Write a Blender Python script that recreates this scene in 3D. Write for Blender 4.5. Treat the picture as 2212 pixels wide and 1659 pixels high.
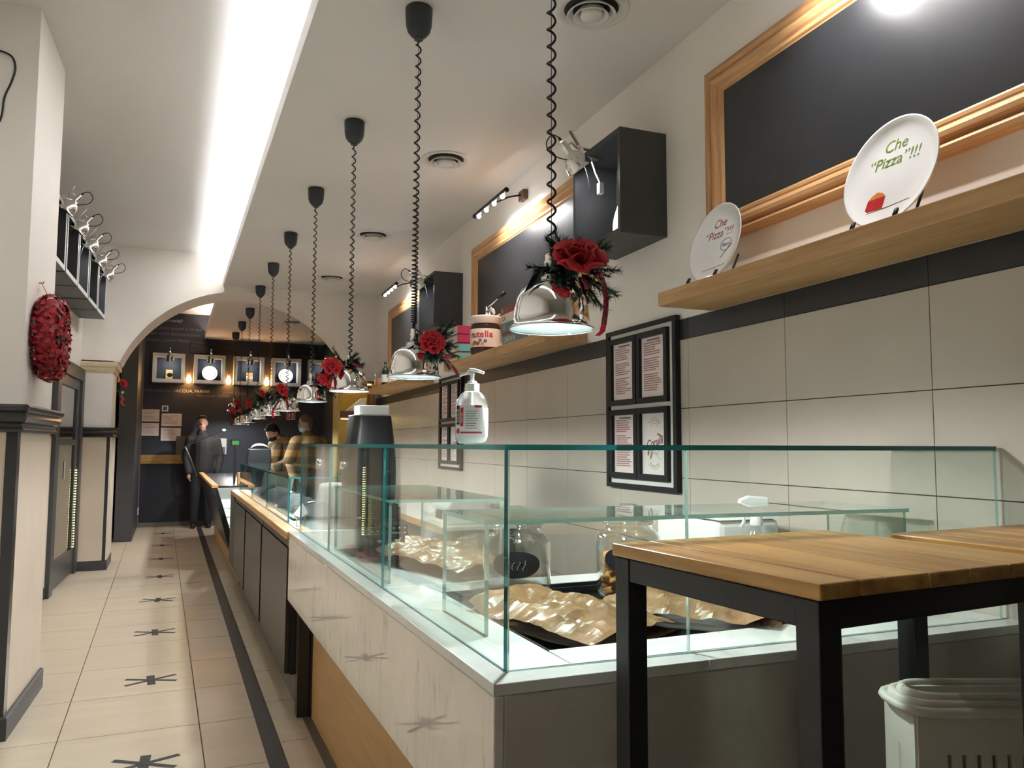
import bpy, bmesh, math, random
from mathutils import Vector, Matrix, Euler, noise
random.seed(7)
PI = math.pi
sc = bpy.context.scene
for o in list(bpy.data.objects): bpy.data.objects.remove(o)
COL = sc.collection

# ------------------------------------------------------------------ camera
CAM_H = 1.32
yaw, pitch, roll = 0.40796, 0.077314, 0.003685
fw = Vector((math.sin(yaw)*math.cos(pitch), math.cos(yaw)*math.cos(pitch), math.sin(pitch)))
rt = Vector((math.cos(yaw), -math.sin(yaw), 0)); up = rt.cross(fw)
rt, up = rt*math.cos(roll)+up*math.sin(roll), up*math.cos(roll)-rt*math.sin(roll)
cd = bpy.data.cameras.new('camera'); cam = bpy.data.objects.new('camera', cd); COL.objects.link(cam)
cd.sensor_fit = 'HORIZONTAL'; cd.sensor_width = 36.0; cd.lens = 36.0*1700/2212; cd.clip_start = 0.02; cd.clip_end = 100
M = Matrix.Identity(4)
for i in range(3):
    M[i][0], M[i][1], M[i][2] = rt[i], up[i], -fw[i]
M[2][3] = CAM_H
cam.matrix_world = M
sc.camera = cam
# ------------------------------------------------------------------ world and exposure
wd = bpy.data.worlds.new('night'); sc.world = wd; wd.use_nodes = True
wd.node_tree.nodes['Background'].inputs[0].default_value = (0.5, 0.5, 0.55, 1)
wd.node_tree.nodes['Background'].inputs[1].default_value = 0.02
sc.view_settings.view_transform = 'Standard'; sc.view_settings.look = 'None'
sc.view_settings.gamma = 1.0; sc.view_settings.use_curve_mapping = False
sc.view_settings.exposure = 2.25
COVE_STRENGTH = 23.0      # LED strip lying in the cove of the dropped ceiling
PENDANT_W = 10.0          # each pendant lamp
PICTURE_W = 2.6           # each bulb of the picture lights
CLAMP_W = 1.6             # each clamp lamp that is lit
EDISON_W = 0.45

# ------------------------------------------------------------------ mesh builder
def L(r, g, b):
    f = lambda c: (c/255/12.92 if c/255 <= .04045 else ((c/255+.055)/1.055)**2.4)
    return (f(r), f(g), f(b), 1)
class MB:
    def __init__(s): s.v = []; s.f = []; s.mi = []; s.cur = 0; s.M = None
    def add(s, vs, fs):
        n = len(s.v)
        if s.M is not None: vs = [s.M @ Vector(v) for v in vs]
        s.v += [tuple(v) for v in vs]
        for f in fs: s.f.append([i+n for i in f]); s.mi.append(s.cur)
        return s
    def box(s, x0, x1, y0, y1, z0, z1):
        return s.add([(x0,y0,z0),(x1,y0,z0),(x1,y1,z0),(x0,y1,z0),(x0,y0,z1),(x1,y0,z1),(x1,y1,z1),(x0,y1,z1)],
                     [(0,3,2,1),(4,5,6,7),(0,1,5,4),(1,2,6,5),(2,3,7,6),(3,0,4,7)])
    def bar(s, p0, p1, w, t, upv=(0,0,1)):       # rectangular bar between two points, width w (sideways), t along up
        p0, p1 = Vector(p0), Vector(p1); d = (p1-p0).normalized(); u = Vector(upv)
        if abs(d.dot(u)) > .99: u = Vector((1,0,0))
        sd = d.cross(u).normalized(); u = sd.cross(d)
        vs = []
        for p in (p0, p1):
            for a, b in ((-1,-1),(1,-1),(1,1),(-1,1)): vs.append(p+sd*(a*w/2)+u*(b*t/2))
        return s.add(vs, [(0,1,2,3),(7,6,5,4),(0,4,5,1),(1,5,6,2),(2,6,7,3),(3,7,4,0)])
    def tube(s, pts, r, n=6, cap=True):
        pts = [Vector(p) for p in pts]; rs = r if isinstance(r, (list, tuple)) else [r]*len(pts)
        vs, fs = [], []; ref = None
        for i, p in enumerate(pts):
            d = (pts[min(i+1, len(pts)-1)]-pts[max(i-1, 0)])
            d = d.normalized() if d.length > 1e-9 else Vector((0,0,1))
            if ref is None: ref = Vector((1,0,0)) if abs(d.x) < .9 else Vector((0,1,0))
            a = (ref-d*ref.dot(d)).normalized(); b = d.cross(a); ref = a
            for k in range(n):
                t = 2*PI*k/n; vs.append(p+(a*math.cos(t)+b*math.sin(t))*rs[i])
        for i in range(len(pts)-1):
            for k in range(n):
                fs.append((i*n+k, i*n+(k+1)%n, (i+1)*n+(k+1)%n, (i+1)*n+k))
        if cap: fs.append(tuple(range(n-1,-1,-1))); fs.append(tuple((len(pts)-1)*n+k for k in range(n)))
        return s.add(vs, fs)
    def cyl(s, p0, p1, r0, r1=None, n=16): return s.tube([p0, p1], [r0, r0 if r1 is None else r1], n)
    def lathe(s, prof, n=24, c=(0,0,0), T=None, a0=0, a1=2*PI):
        vs, fs = [], []; full = abs(a1-a0-2*PI) < 1e-6; m = n if full else n+1
        for (r, z) in prof:
            for k in range(m):
                t = a0+(a1-a0)*k/n; v = Vector((r*math.cos(t), r*math.sin(t), z))
                if T is not None: v = T @ v
                vs.append(v+Vector(c))
        for i in range(len(prof)-1):
            for k in range(n):
                k2 = (k+1) % m
                fs.append((i*m+k, i*m+k2, (i+1)*m+k2, (i+1)*m+k))
        return s.add(vs, fs)
    def ball(s, c, r, n=12, m=8, T=None):
        rx, ry, rz = r if isinstance(r, (list, tuple)) else (r, r, r)
        vs = []; fs = []
        for i in range(m+1):
            ph = PI*i/m
            for k in range(n):
                t = 2*PI*k/n; v = Vector((rx*math.sin(ph)*math.cos(t), ry*math.sin(ph)*math.sin(t), rz*math.cos(ph)))
                if T is not None: v = T @ v
                vs.append(v+Vector(c))
        for i in range(m):
            for k in range(n): fs.append((i*n+k, (i+1)*n+k, (i+1)*n+(k+1)%n, i*n+(k+1)%n))
        return s.add(vs, fs)
    def prism(s, poly, z0, z1, T=None):           # polygon in xy, extruded along z
        n = len(poly); vs = [Vector((x,y,z0)) for x,y in poly]+[Vector((x,y,z1)) for x,y in poly]
        if T is not None: vs = [T @ v for v in vs]
        fs = [tuple(range(n-1,-1,-1)), tuple(range(n,2*n))]+[(i,(i+1)%n,n+(i+1)%n,n+i) for i in range(n)]
        return s.add(vs, fs)
    def grid(s, fn, nu, nv, closed_u=False):
        vs = [fn(i/nu, j/nv) for j in range(nv+1) for i in range(nu+1)]
        fs = [(j*(nu+1)+i, j*(nu+1)+i+1, (j+1)*(nu+1)+i+1, (j+1)*(nu+1)+i) for j in range(nv) for i in range(nu)]
        return s.add(vs, fs)
    def mesh(s, name, mats, smooth=False):
        me = bpy.data.meshes.new(name); me.from_pydata(s.v, [], s.f); me.update()
        for m in (mats if isinstance(mats, (list, tuple)) else [mats]): me.materials.append(MAT[m] if isinstance(m, str) else m)
        me.polygons.foreach_set('material_index', s.mi)
        if smooth: me.polygons.foreach_set('use_smooth', [True]*len(me.polygons))
        bm = bmesh.new(); bm.from_mesh(me); bmesh.ops.recalc_face_normals(bm, faces=bm.faces); bm.to_mesh(me); bm.free()
        return me
    def build(s, name, mats, parent=None, smooth=False, bevel=0, sub=0, solid=0, loc=None, rot=None):
        return link(name, s.mesh(name, mats, smooth), parent, smooth, bevel, sub, solid, loc, rot)
def link(name, me, parent=None, smooth=False, bevel=0, sub=0, solid=0, loc=None, rot=None):
    o = bpy.data.objects.new(name, me); COL.objects.link(o)
    if parent is not None: o.parent = parent
    if loc is not None: o.location = loc
    if rot is not None: o.rotation_euler = rot
    if solid:
        m = o.modifiers.new('solid', 'SOLIDIFY'); m.thickness = solid; m.offset = 0
    if sub:
        m = o.modifiers.new('sub', 'SUBSURF'); m.levels = sub; m.render_levels = sub
    if bevel:
        m = o.modifiers.new('bevel', 'BEVEL'); m.width = bevel; m.segments = 2; m.limit_method = 'ANGLE'; m.angle_limit = .6
    if smooth and not sub:
        m = o.modifiers.new('wn', 'WEIGHTED_NORMAL') if False else None
    return o
def smooth_by_angle(o, ang=.6):
    me = o.data; bm = bmesh.new(); bm.from_mesh(me)
    for e in bm.edges:
        if len(e.link_faces) == 2 and e.calc_face_angle(0) > ang: e.smooth = False
    for f in bm.faces: f.smooth = True
    bm.to_mesh(me); bm.free(); return o
def tag(o, label, cat, group=None, kind=None):
    o['label'] = label; o['category'] = cat
    if group: o['group'] = group
    if kind: o['kind'] = kind
    return o
def thing(name, label, cat, loc=(0,0,0), rot=(0,0,0), group=None):
    o = bpy.data.objects.new(name, None); o.empty_display_size = .05; COL.objects.link(o)
    o.location = loc; o.rotation_euler = rot
    return tag(o, label, cat, group)
def struct(o): o['kind'] = 'structure'; return o
def dup(root, loc=None, rot=None, label=None):
    r = root.copy(); COL.objects.link(r)
    if loc is not None: r.location = loc
    if rot is not None: r.rotation_euler = rot
    if label: r['label'] = label
    for ch in list(root.children):
        c = ch.copy(); COL.objects.link(c); c.parent = r
        for g in list(ch.children):
            d = g.copy(); COL.objects.link(d); d.parent = c
    return r
def text(name, body, size, mat, parent, T, shear=0, ex=.0004, align='CENTER', space=1.0, bold=0):
    c = bpy.data.curves.new(name, 'FONT'); c.body = body; c.size = size; c.shear = shear; c.extrude = ex
    c.align_x = align; c.align_y = 'CENTER'; c.space_character = space; c.offset = bold; c.resolution_u = 3
    c.materials.append(MAT[mat])
    t = bpy.data.objects.new('tmp', c); me = bpy.data.meshes.new_from_object(t); bpy.data.objects.remove(t); bpy.data.curves.remove(c)
    o = bpy.data.objects.new(name, me); COL.objects.link(o); o.parent = parent
    o.matrix_local = T
    return o
def curve(pts, n=6):            # Catmull-Rom through the points
    P = [Vector(p) for p in pts]; P = [P[0]]+P+[P[-1]]; out = []
    for i in range(1, len(P)-2):
        a, b_, c, d = P[i-1:i+3]
        for k in range(n):
            t = k/n; out.append(.5*((2*b_)+(c-a)*t+(2*a-5*b_+4*c-d)*t*t+(3*b_-a-3*c+d)*t**3))
    return out+[P[-2]]
def TR(x, y, z, rx=0, ry=0, rz=0): return Matrix.Translation((x,y,z)) @ Euler((rx,ry,rz)).to_matrix().to_4x4()

# ------------------------------------------------------------------ materials
MAT = {}
def newmat(name):
    m = bpy.data.materials.new(name); m.use_nodes = True; MAT[name] = m
    nt = m.node_tree; return m, nt, nt.nodes, nt.links, nt.nodes['Principled BSDF']
def coords(nt, kind='pos', scale=(1,1,1)):
    n = nt.nodes; mp = n.new('ShaderNodeMapping'); mp.inputs['Scale'].default_value = scale
    if kind == 'pos': g = n.new('ShaderNodeNewGeometry'); nt.links.new(g.outputs['Position'], mp.inputs[0])
    else: g = n.new('ShaderNodeTexCoord'); nt.links.new(g.outputs['Object'], mp.inputs[0])
    return mp.outputs[0]
def ramp(nt, fac, stops):
    r = nt.nodes.new('ShaderNodeValToRGB'); e = r.color_ramp.elements
    while len(e) < len(stops): e.new(.5)
    for i, (p, c) in enumerate(stops): e[i].position = p; e[i].color = c
    nt.links.new(fac, r.inputs[0]); return r.outputs[0]
def ntex(nt, co, scale, detail=4, rough=.55, dist=0):
    t = nt.nodes.new('ShaderNodeTexNoise'); t.inputs['Scale'].default_value = scale; t.inputs['Detail'].default_value = detail
    t.inputs['Roughness'].default_value = rough; t.inputs['Distortion'].default_value = dist
    nt.links.new(co, t.inputs['Vector']); return t.outputs['Fac']
def bump(nt, p, fac, strength, dist=.002):
    b = nt.nodes.new('ShaderNodeBump'); b.inputs['Strength'].default_value = strength; b.inputs['Distance'].default_value = dist
    nt.links.new(fac, b.inputs['Height']); nt.links.new(b.outputs[0], p.inputs['Normal'])
def sc3(c, k): return (min(c[0]*k,1), min(c[1]*k,1), min(c[2]*k,1), 1)
def plain(name, col, rough=.5, metal=0, var=.06, nscale=6, bmp=0, spec=.5, kind='pos', em=0, emc=None, alpha=1, sss=0, stretch=(1,1,1), coat=0):
    m, nt, n, l, p = newmat(name)
    p.inputs['Roughness'].default_value = rough; p.inputs['Metallic'].default_value = metal
    p.inputs['Specular IOR Level'].default_value = spec; p.inputs['Base Color'].default_value = col
    if coat: p.inputs['Coat Weight'].default_value = coat; p.inputs['Coat Roughness'].default_value = .05
    if var or bmp:
        co = coords(nt, kind, stretch); fac = ntex(nt, co, nscale)
        if var: l.new(ramp(nt, fac, [(.3, sc3(col, 1-var)), (.7, sc3(col, 1+var))]), p.inputs['Base Color'])
        if bmp: bump(nt, p, ntex(nt, co, nscale*6), bmp)
    if em:
        p.inputs['Emission Color'].default_value = emc or col; p.inputs['Emission Strength'].default_value = em
    if sss: p.inputs['Subsurface Weight'].default_value = sss; p.inputs['Subsurface Radius'].default_value = (.02,.01,.006)
    return m
def emis(name, col, strength):
    m, nt, n, l, p = newmat(name); e = n.new('ShaderNodeEmission'); e.inputs[0].default_value = col; e.inputs[1].default_value = strength
    l.new(e.outputs[0], n['Material Output'].inputs[0]); return m
def wood(name, c1, c2, axis='y', scale=3.0, rough=.45, kind='pos', spec=.4, band=14, bmp=.15):
    m, nt, n, l, p = newmat(name)
    st = {'x': (.12,1.6,1.6), 'y': (1.6,.12,1.6), 'z': (1.6,1.6,.12)}[axis]
    co = coords(nt, kind, st); a = ntex(nt, co, scale*3, 5, .6, .6); b = ntex(nt, co, scale*band, 3, .5, .2)
    mx = n.new('ShaderNodeMath'); mx.operation = 'MULTIPLY_ADD'; l.new(b, mx.inputs[0]); mx.inputs[1].default_value = .45; 
    sb = n.new('ShaderNodeMath'); sb.operation = 'MULTIPLY'; l.new(a, sb.inputs[0]); sb.inputs[1].default_value = .6; l.new(sb.outputs[0], mx.inputs[2])
    l.new(ramp(nt, mx.outputs[0], [(.36, c1), (.5, [(c1[i]+c2[i])/2 for i in range(4)]), (.64, c2)]), p.inputs['Base Color'])
    p.inputs['Roughness'].default_value = rough; p.inputs['Specular IOR Level'].default_value = spec
    bump(nt, p, b, bmp, .001); return m
def marble(name, base, vein, scale=3.0, rough=.12, stretch=(1,1,1), amt=.6, spec=.5):
    m, nt, n, l, p = newmat(name)
    co = coords(nt, 'pos', stretch); co1 = coords(nt, 'pos', (1,1,1))
    a = ntex(nt, co, scale, 7, .6, .9); w = ntex(nt, co1, 1.6, 3, .5, .4); cl = ntex(nt, co1, 5, 5, .65, .6); fl = ntex(nt, co, scale*2.6, 4, .6, .5)
    v = ramp(nt, a, [(.56, (0,0,0,1)), (.66, (.35,.35,.35,1)), (.74, (1,1,1,1))]); f2 = ramp(nt, fl, [(.60, (0,0,0,1)), (.72, (.8,.8,.8,1))])
    k = ramp(nt, w, [(.38, (.1,.1,.1,1)), (.62, (1,1,1,1))])
    ad = n.new('ShaderNodeMath'); ad.operation = 'MAXIMUM'; l.new(v, ad.inputs[0]); l.new(f2, ad.inputs[1])
    mu = n.new('ShaderNodeMath'); mu.operation = 'MULTIPLY'; l.new(ad.outputs[0], mu.inputs[0]); l.new(k, mu.inputs[1])
    m2 = n.new('ShaderNodeMath'); m2.operation = 'MULTIPLY'; l.new(mu.outputs[0], m2.inputs[0]); m2.inputs[1].default_value = amt
    bc = ramp(nt, cl, [(.3, sc3(base, .93)), (.7, sc3(base, 1.04))])
    mix = n.new('ShaderNodeMix'); mix.data_type = 'RGBA'; l.new(m2.outputs[0], mix.inputs['Factor']); l.new(bc, mix.inputs['A']); mix.inputs['B'].default_value = vein
    l.new(mix.outputs['Result'], p.inputs['Base Color']); p.inputs['Roughness'].default_value = rough; p.inputs['Specular IOR Level'].default_value = spec
    return m
def pane(name, tint=(.93,.97,.95,1), ior=1.5, rough=0.0, gain=1.0):
    m, nt, n, l, p = newmat(name); n.remove(p)
    t = n.new('ShaderNodeBsdfTransparent'); t.inputs[0].default_value = tint
    g = n.new('ShaderNodeBsdfGlossy'); g.inputs['Roughness'].default_value = rough; g.inputs[0].default_value = (1,1,1,1)
    f = n.new('ShaderNodeFresnel'); f.inputs[0].default_value = ior
    # a pane has two faces; the thickness direction must not switch to total reflection
    geo = n.new('ShaderNodeNewGeometry'); d = n.new('ShaderNodeVectorMath'); d.operation = 'DOT_PRODUCT'
    l.new(geo.outputs['Normal'], d.inputs[0]); l.new(geo.outputs['Incoming'], d.inputs[1])
    ab = n.new('ShaderNodeMath'); ab.operation = 'ABSOLUTE'; l.new(d.outputs['Value'], ab.inputs[0])
    om = n.new('ShaderNodeMath'); om.operation = 'SUBTRACT'; om.inputs[0].default_value = 1; l.new(ab.outputs[0], om.inputs[1])
    pw = n.new('ShaderNodeMath'); pw.operation = 'POWER'; l.new(om.outputs[0], pw.inputs[0]); pw.inputs[1].default_value = 5
    sch = n.new('ShaderNodeMath'); sch.operation = 'MULTIPLY_ADD'; l.new(pw.outputs[0], sch.inputs[0]); sch.inputs[1].default_value = .96*gain; sch.inputs[2].default_value = .04*gain
    n.remove(f)
    mx = n.new('ShaderNodeMixShader'); l.new(sch.outputs[0], mx.inputs[0]); l.new(t.outputs[0], mx.inputs[1]); l.new(g.outputs[0], mx.inputs[2])
    l.new(mx.outputs[0], n['Material Output'].inputs[0]); return m

plain('plaster', L(237,231,222), .75, var=.02, nscale=2, bmp=.03)
plain('ceiling_paint', L(224,221,217), .8, var=.015, nscale=1.5)
plain('floor_tile', L(198,184,161), .32, var=.06, nscale=3.5, bmp=.03, stretch=(.5,3,1), spec=.45)
plain('grout', L(120,105,85), .8, var=.05)
plain('border_stone', L(62,60,58), .4, var=.08)
plain('wall_tile', L(190,181,167), .38, var=.05, nscale=2.2, bmp=.03, spec=.4)
plain('wall_grout', L(92,84,72), .8, var=.05)
plain('stripe_tile', L(44,45,48), .35, var=.06, spec=.45)
plain('charcoal', L(58,58,59), .45, var=.05)
plain('charcoal_gloss', L(48,48,49), .22, var=.04)
plain('door_charcoal', L(66,66,66), .4, var=.05)
plain('stone_panel', L(205,190,170), .5, var=.04, nscale=5, bmp=.03)
plain('capital_stone', L(222,205,170), .7, var=.08, nscale=12, bmp=.2)
plain('navy_wall', L(28,32,42), .6, var=.12, nscale=3)
plain('chalk_wall', L(50,54,66), .55, var=.12, nscale=2.5)
plain('black_board', L(40,41,44), .33, var=.1, nscale=4, spec=.5)
plain('chalk', L(200,200,196), .9, var=.2, nscale=80)
plain('chalk_dim', L(120,121,122), .9, var=.3, nscale=60)
plain('black_steel', L(38,39,40), .42, var=.1, nscale=9, spec=.45)
plain('black_plastic', L(24,25,27), .45, var=.03, spec=.3)
plain('black_rubber', L(20,22,26), .5, var=.02)
plain('cap_grey', L(52,57,64), .5, var=.03)
plain('cord_black', L(14,15,16), .4, var=0)
plain('chrome', (.86,.87,.86,1), .035, 1, var=0)
plain('chrome_rough', (.78,.78,.76,1), .16, 1, var=.05, nscale=30)
plain('lining', L(176,196,196), .3, .3, var=0)
plain('white_enamel', L(236,240,238), .35, var=0)
plain('white_plastic', L(225,226,222), .4, var=.02)
plain('crate_plastic', L(226,224,212), .38, var=.04, nscale=10, sss=.1)
plain('white_metal', L(222,223,222), .3, var=.02)
plain('diffuser_white', L(216,215,210), .5, var=.02)
plain('dark_slot', L(30,30,30), .7, var=0)
wood('oak_shelf', L(176,134,86), L(206,166,116), 'y', 2.2, .5)
wood('oak_panel', L(186,146,94), L(204,164,110), 'y', 2.0, .42)
wood('pine_frame', L(172,122,76), L(216,170,120), 'y', 2.4, .38)
wood('pine_frame_v', L(172,122,76), L(216,170,120), 'z', 2.4, .38)
wood('teak_top', L(140,96,46), L(206,162,92), 'y', 2.6, .3, band=10)
wood('counter_wood', L(176,128,72), L(214,168,108), 'y', 2.5, .35)
wood('rail_wood', L(150,112,62), L(186,148,92), 'x', 2.5, .5)
plain('yellow_wood', L(176,152,86), .5, var=.1, nscale=5)
plain('shelf_brown', L(96,70,52), .5, var=.08)
marble('marble_front', L(232,226,217), L(84,78,70), 2.6, .012, (7,7,1.1), .85, 1.0)
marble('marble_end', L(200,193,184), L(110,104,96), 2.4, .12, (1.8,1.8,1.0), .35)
marble('marble_top', L(230,231,229), L(140,144,144), 2.4, .09, (3,1.2,3), .6)
pane('glass_pane'); pane('glass_jar', (.95,.965,.95,1), gain=2.2); pane('plastic_clear', (.95,.96,.95,1), rough=.12, gain=2.0); pane('door_glass', (.55,.56,.55,1), gain=1.2)
m, nt, n, l, p = newmat('glass_edge_light')
p.inputs['Base Color'].default_value = L(150,188,180); p.inputs['Roughness'].default_value = .1; p.inputs['Transmission Weight'].default_value = .5; p.inputs['IOR'].default_value = 1.35
m, nt, n, l, p = newmat('glass_edge')
p.inputs['Base Color'].default_value = L(52,122,122); p.inputs['Roughness'].default_value = .08; p.inputs['Transmission Weight'].default_value = .25; p.inputs['IOR'].default_value = 1.45
plain('gel', L(225,235,232), .1, var=0, spec=.5)
plain('gel_white', L(228,236,232), .35, var=0, sss=.2)
plain('label_white', L(226,228,222), .5, var=0); plain('label_red', L(190,38,48), .5, var=0); plain('label_black', L(22,24,30), .5, var=0)
plain('ink_grey', L(120,112,112), .7, var=0); plain('ink_dark', L(70,64,64), .7, var=0); plain('ink_red', L(120,28,36), .7, var=0); plain('ink_gold', L(150,120,70), .7, var=0); plain('ink_pink', L(176,130,128), .8, var=0)
plain('paper', L(232,226,220), .6, var=.015); plain('paper_pink', L(238,224,219), .6, var=.02)
plain('mount_white', L(220,217,208), .6, var=.01)
m, nt, n, l, p = newmat('kraft'); co = coords(nt, 'obj'); a = ntex(nt, co, 9, 5, .6, .3)
l.new(ramp(nt, a, [(.3, L(128,92,62)), (.7, L(166,126,90))]), p.inputs['Base Color']); p.inputs['Roughness'].default_value = .36
v = n.new('ShaderNodeTexVoronoi'); v.inputs['Scale'].default_value = 16; l.new(co, v.inputs['Vector']); bump(nt, p, v.outputs['Distance'], .35, .01)
plain('rusk', L(206,152,84), .75, var=.22, nscale=40, bmp=.3, kind='obj')
plain('red_tray', L(196,40,48), .35, var=.03)
plain('rose_red', L(188,22,36), .65, var=.18, nscale=25, bmp=.1, kind='obj')
plain('rose_coral', L(205,40,50), .65, var=.12, nscale=25, kind='obj')
plain('pine_green', L(36,76,60), .55, var=.4, nscale=40, kind='obj')
plain('leaf_dark', L(24,34,32), .4, var=.2, nscale=30, kind='obj')
plain('wreath_red', L(150,18,34), .5, var=.35, nscale=35, kind='obj')
plain('wreath_green', L(40,50,36), .5, var=.3)
plain('gold_ball', L(190,160,80), .25, .8, var=.03); plain('ribbon_pink', L(235,30,80), .45, var=.02)
m, nt, n, l, p = newmat('ribbon_dots'); co = coords(nt, 'obj', (1,1,1)); v = n.new('ShaderNodeTexVoronoi'); v.inputs['Scale'].default_value = 190; v.inputs['Randomness'].default_value = .15
l.new(co, v.inputs['Vector']); l.new(ramp(nt, v.outputs['Distance'], [(.24, L(225,190,195)), (.32, L(120,14,40))]), p.inputs['Base Color']); p.inputs['Roughness'].default_value = .5
plain('plate_white', L(232,232,232), .12, var=0, spec=.6)
plain('print_green', L(110,140,50), .4, var=0); plain('print_red', L(150,30,40), .4, var=0); plain('print_bowl', L(190,36,44), .4, var=.05); plain('print_orange', L(215,130,60), .4, var=.1, nscale=60); plain('print_black', L(40,40,42), .5, var=0)
plain('jar_cream', L(228,208,194), .45, var=.01); plain('jar_brown', L(56,36,30), .2, var=.03); plain('jar_blue', L(90,110,130), .5, var=.1, nscale=50)
plain('nut_brown', L(140,84,50), .5, var=.3, nscale=60, kind='obj')
plain('box_pink', L(196,56,92), .5, var=.03); plain('box_teal', L(120,190,182), .5, var=.03); plain('box_mint', L(176,200,184), .5, var=.03); plain('box_cream', L(222,208,170), .5, var=.03); plain('book_grey', L(96,122,124), .55, var=.04); plain('book_rust', L(134,72,52), .55, var=.04); plain('book_cream', L(214,200,184), .6, var=.03)
plain('skin', L(176,132,110), .5, var=.05, nscale=30, kind='obj', sss=.1); plain('skin_pale', L(206,168,144), .5, var=.05, nscale=30, kind='obj', sss=.1)
plain('hair_black', L(26,22,20), .6, var=.3, nscale=60, kind='obj'); plain('hair_brown', L(84,66,54), .7, var=.3, nscale=70, kind='obj')
m, nt, n, l, p = newmat('uniform'); co = coords(nt, 'obj'); w = n.new('ShaderNodeTexWave'); w.bands_direction = 'Z'; w.inputs['Scale'].default_value = 1.7; w.inputs['Distortion'].default_value = .5; l.new(co, w.inputs['Vector'])
l.new(ramp(nt, w.outputs['Fac'], [(.42, L(92,76,50)), (.58, L(140,110,66))]), p.inputs['Base Color']); p.inputs['Roughness'].default_value = .8
plain('dark_jacket', L(44,43,40), .8, var=.12, nscale=14, bmp=.2, kind='obj'); plain('dark_trousers', L(34,35,38), .8, var=.1, kind='obj'); plain('shoe_black', L(24,24,24), .5, var=0)
plain('mask_black', L(24,26,28), .8, var=.05); plain('mask_blue', L(176,208,214), .8, var=.03)
plain('eye_dark', L(24,18,16), .3, var=0); plain('lip', L(160,96,86), .5, var=0)
plain('cabinet_door', L(62,56,50), .32, var=.05, nscale=2, spec=.5)
plain('cabinet_dark', L(46,43,40), .4, var=.05)
plain('plinth_grey', L(104,100,94), .4, var=.05)
plain('steel', (.55,.56,.56,1), .28, 1, var=.06, nscale=20, stretch=(1,10,1))
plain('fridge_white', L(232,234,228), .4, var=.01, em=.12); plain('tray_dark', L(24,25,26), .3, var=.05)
plain('cloth_grey', L(120,120,128), .8, var=.25, nscale=9); plain('paper_green', L(206,216,196), .6, var=.06, nscale=8)
plain('device_black', L(30,33,35), .28, var=.02); plain('screen_green', L(40,120,50), .3, var=0, em=.12, emc=L(60,170,70))
plain('blue_liquid', L(110,150,220), .2, var=.02); plain('sign_red', L(120,36,40), .6, var=.05); plain('sign_white', L(214,190,180), .6, var=0); plain('sign_blue', L(60,90,150), .5, var=.1, nscale=60)
emis('cove_led', L(244,248,255), COVE_STRENGTH); emis('bulb_cool', L(250,252,255), 18); emis('bulb_far', L(250,252,255), 5); emis('bulb_pendant', L(250,252,255), 5); emis('bulb_warm', L(255,176,92), 14); emis('led_dot', L(255,238,150), 2.5); emis('shelf_led', L(255,214,120), 5); emis('back_led', L(255,226,206), 9)
plain('bulb_unlit_glow', L(235,232,225), .2, var=0, em=.5)  # bulb of a lamp without a light, with a pale glow put into its material
plain('amber_glass', L(190,110,50), .2, var=0); plain('wood_block', L(196,166,110), .6, var=.15, nscale=30); plain('box_orange', L(206,150,84), .6, var=.2, nscale=30)
plain('bag_blue', L(40,60,90), .5, var=.1); plain('bottle_green', L(24,50,34), .15, var=0); plain('cup_pink', L(214,150,130), .3, var=.05)

def spot(name, loc, target, watts, col, size=2.2, blend=.6, rad=.03, parent=None):
    d = bpy.data.lights.new(name, 'SPOT'); d.energy = watts; d.color = col[:3]; d.spot_size = size; d.spot_blend = blend; d.shadow_soft_size = rad
    o = bpy.data.objects.new(name, d); COL.objects.link(o)
    o.location = loc; o.rotation_euler = (Vector(target)-Vector(loc)).to_track_quat('-Z', 'Y').to_euler()
    if parent is not None: o.parent = parent
    return o
def point(name, loc, watts, col, rad=.03, parent=None):
    d = bpy.data.lights.new(name, 'POINT'); d.energy = watts; d.color = col[:3]; d.shadow_soft_size = rad
    o = bpy.data.objects.new(name, d); COL.objects.link(o); o.location = loc
    if parent is not None: o.parent = parent
    return o

# ================================================================== THE SETTING
DW, D0 = .036155, 1.92                 # right wall: splay and distance
RW = Matrix.Translation((math.cos(DW)*D0, -math.sin(DW)*D0, 0)) @ Matrix.Rotation(PI/2-DW, 4, 'Z')   # local: x along wall, y out of wall, z up
def rw(s, d=0, z=0): return RW @ Vector((s, d, z))
RROT = (0, 0, PI/2-DW)
AL = .04                               # left wall splay
LW = Matrix.Translation((-.895-.04*9.37, 0, 0)) @ Matrix.Rotation(-AL, 4, 'Z')                        # local: x out of wall, y along wall, z up
def lw(d, s, z=0): return LW @ Vector((d, s, z))
LROT = (0, 0, -AL)
ZC, ZH = 3.11, 3.45                    # dropped and high ceiling
YA0, YA1, YB, YF = 9.37, 10.04, 13.9, -3.0

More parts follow.
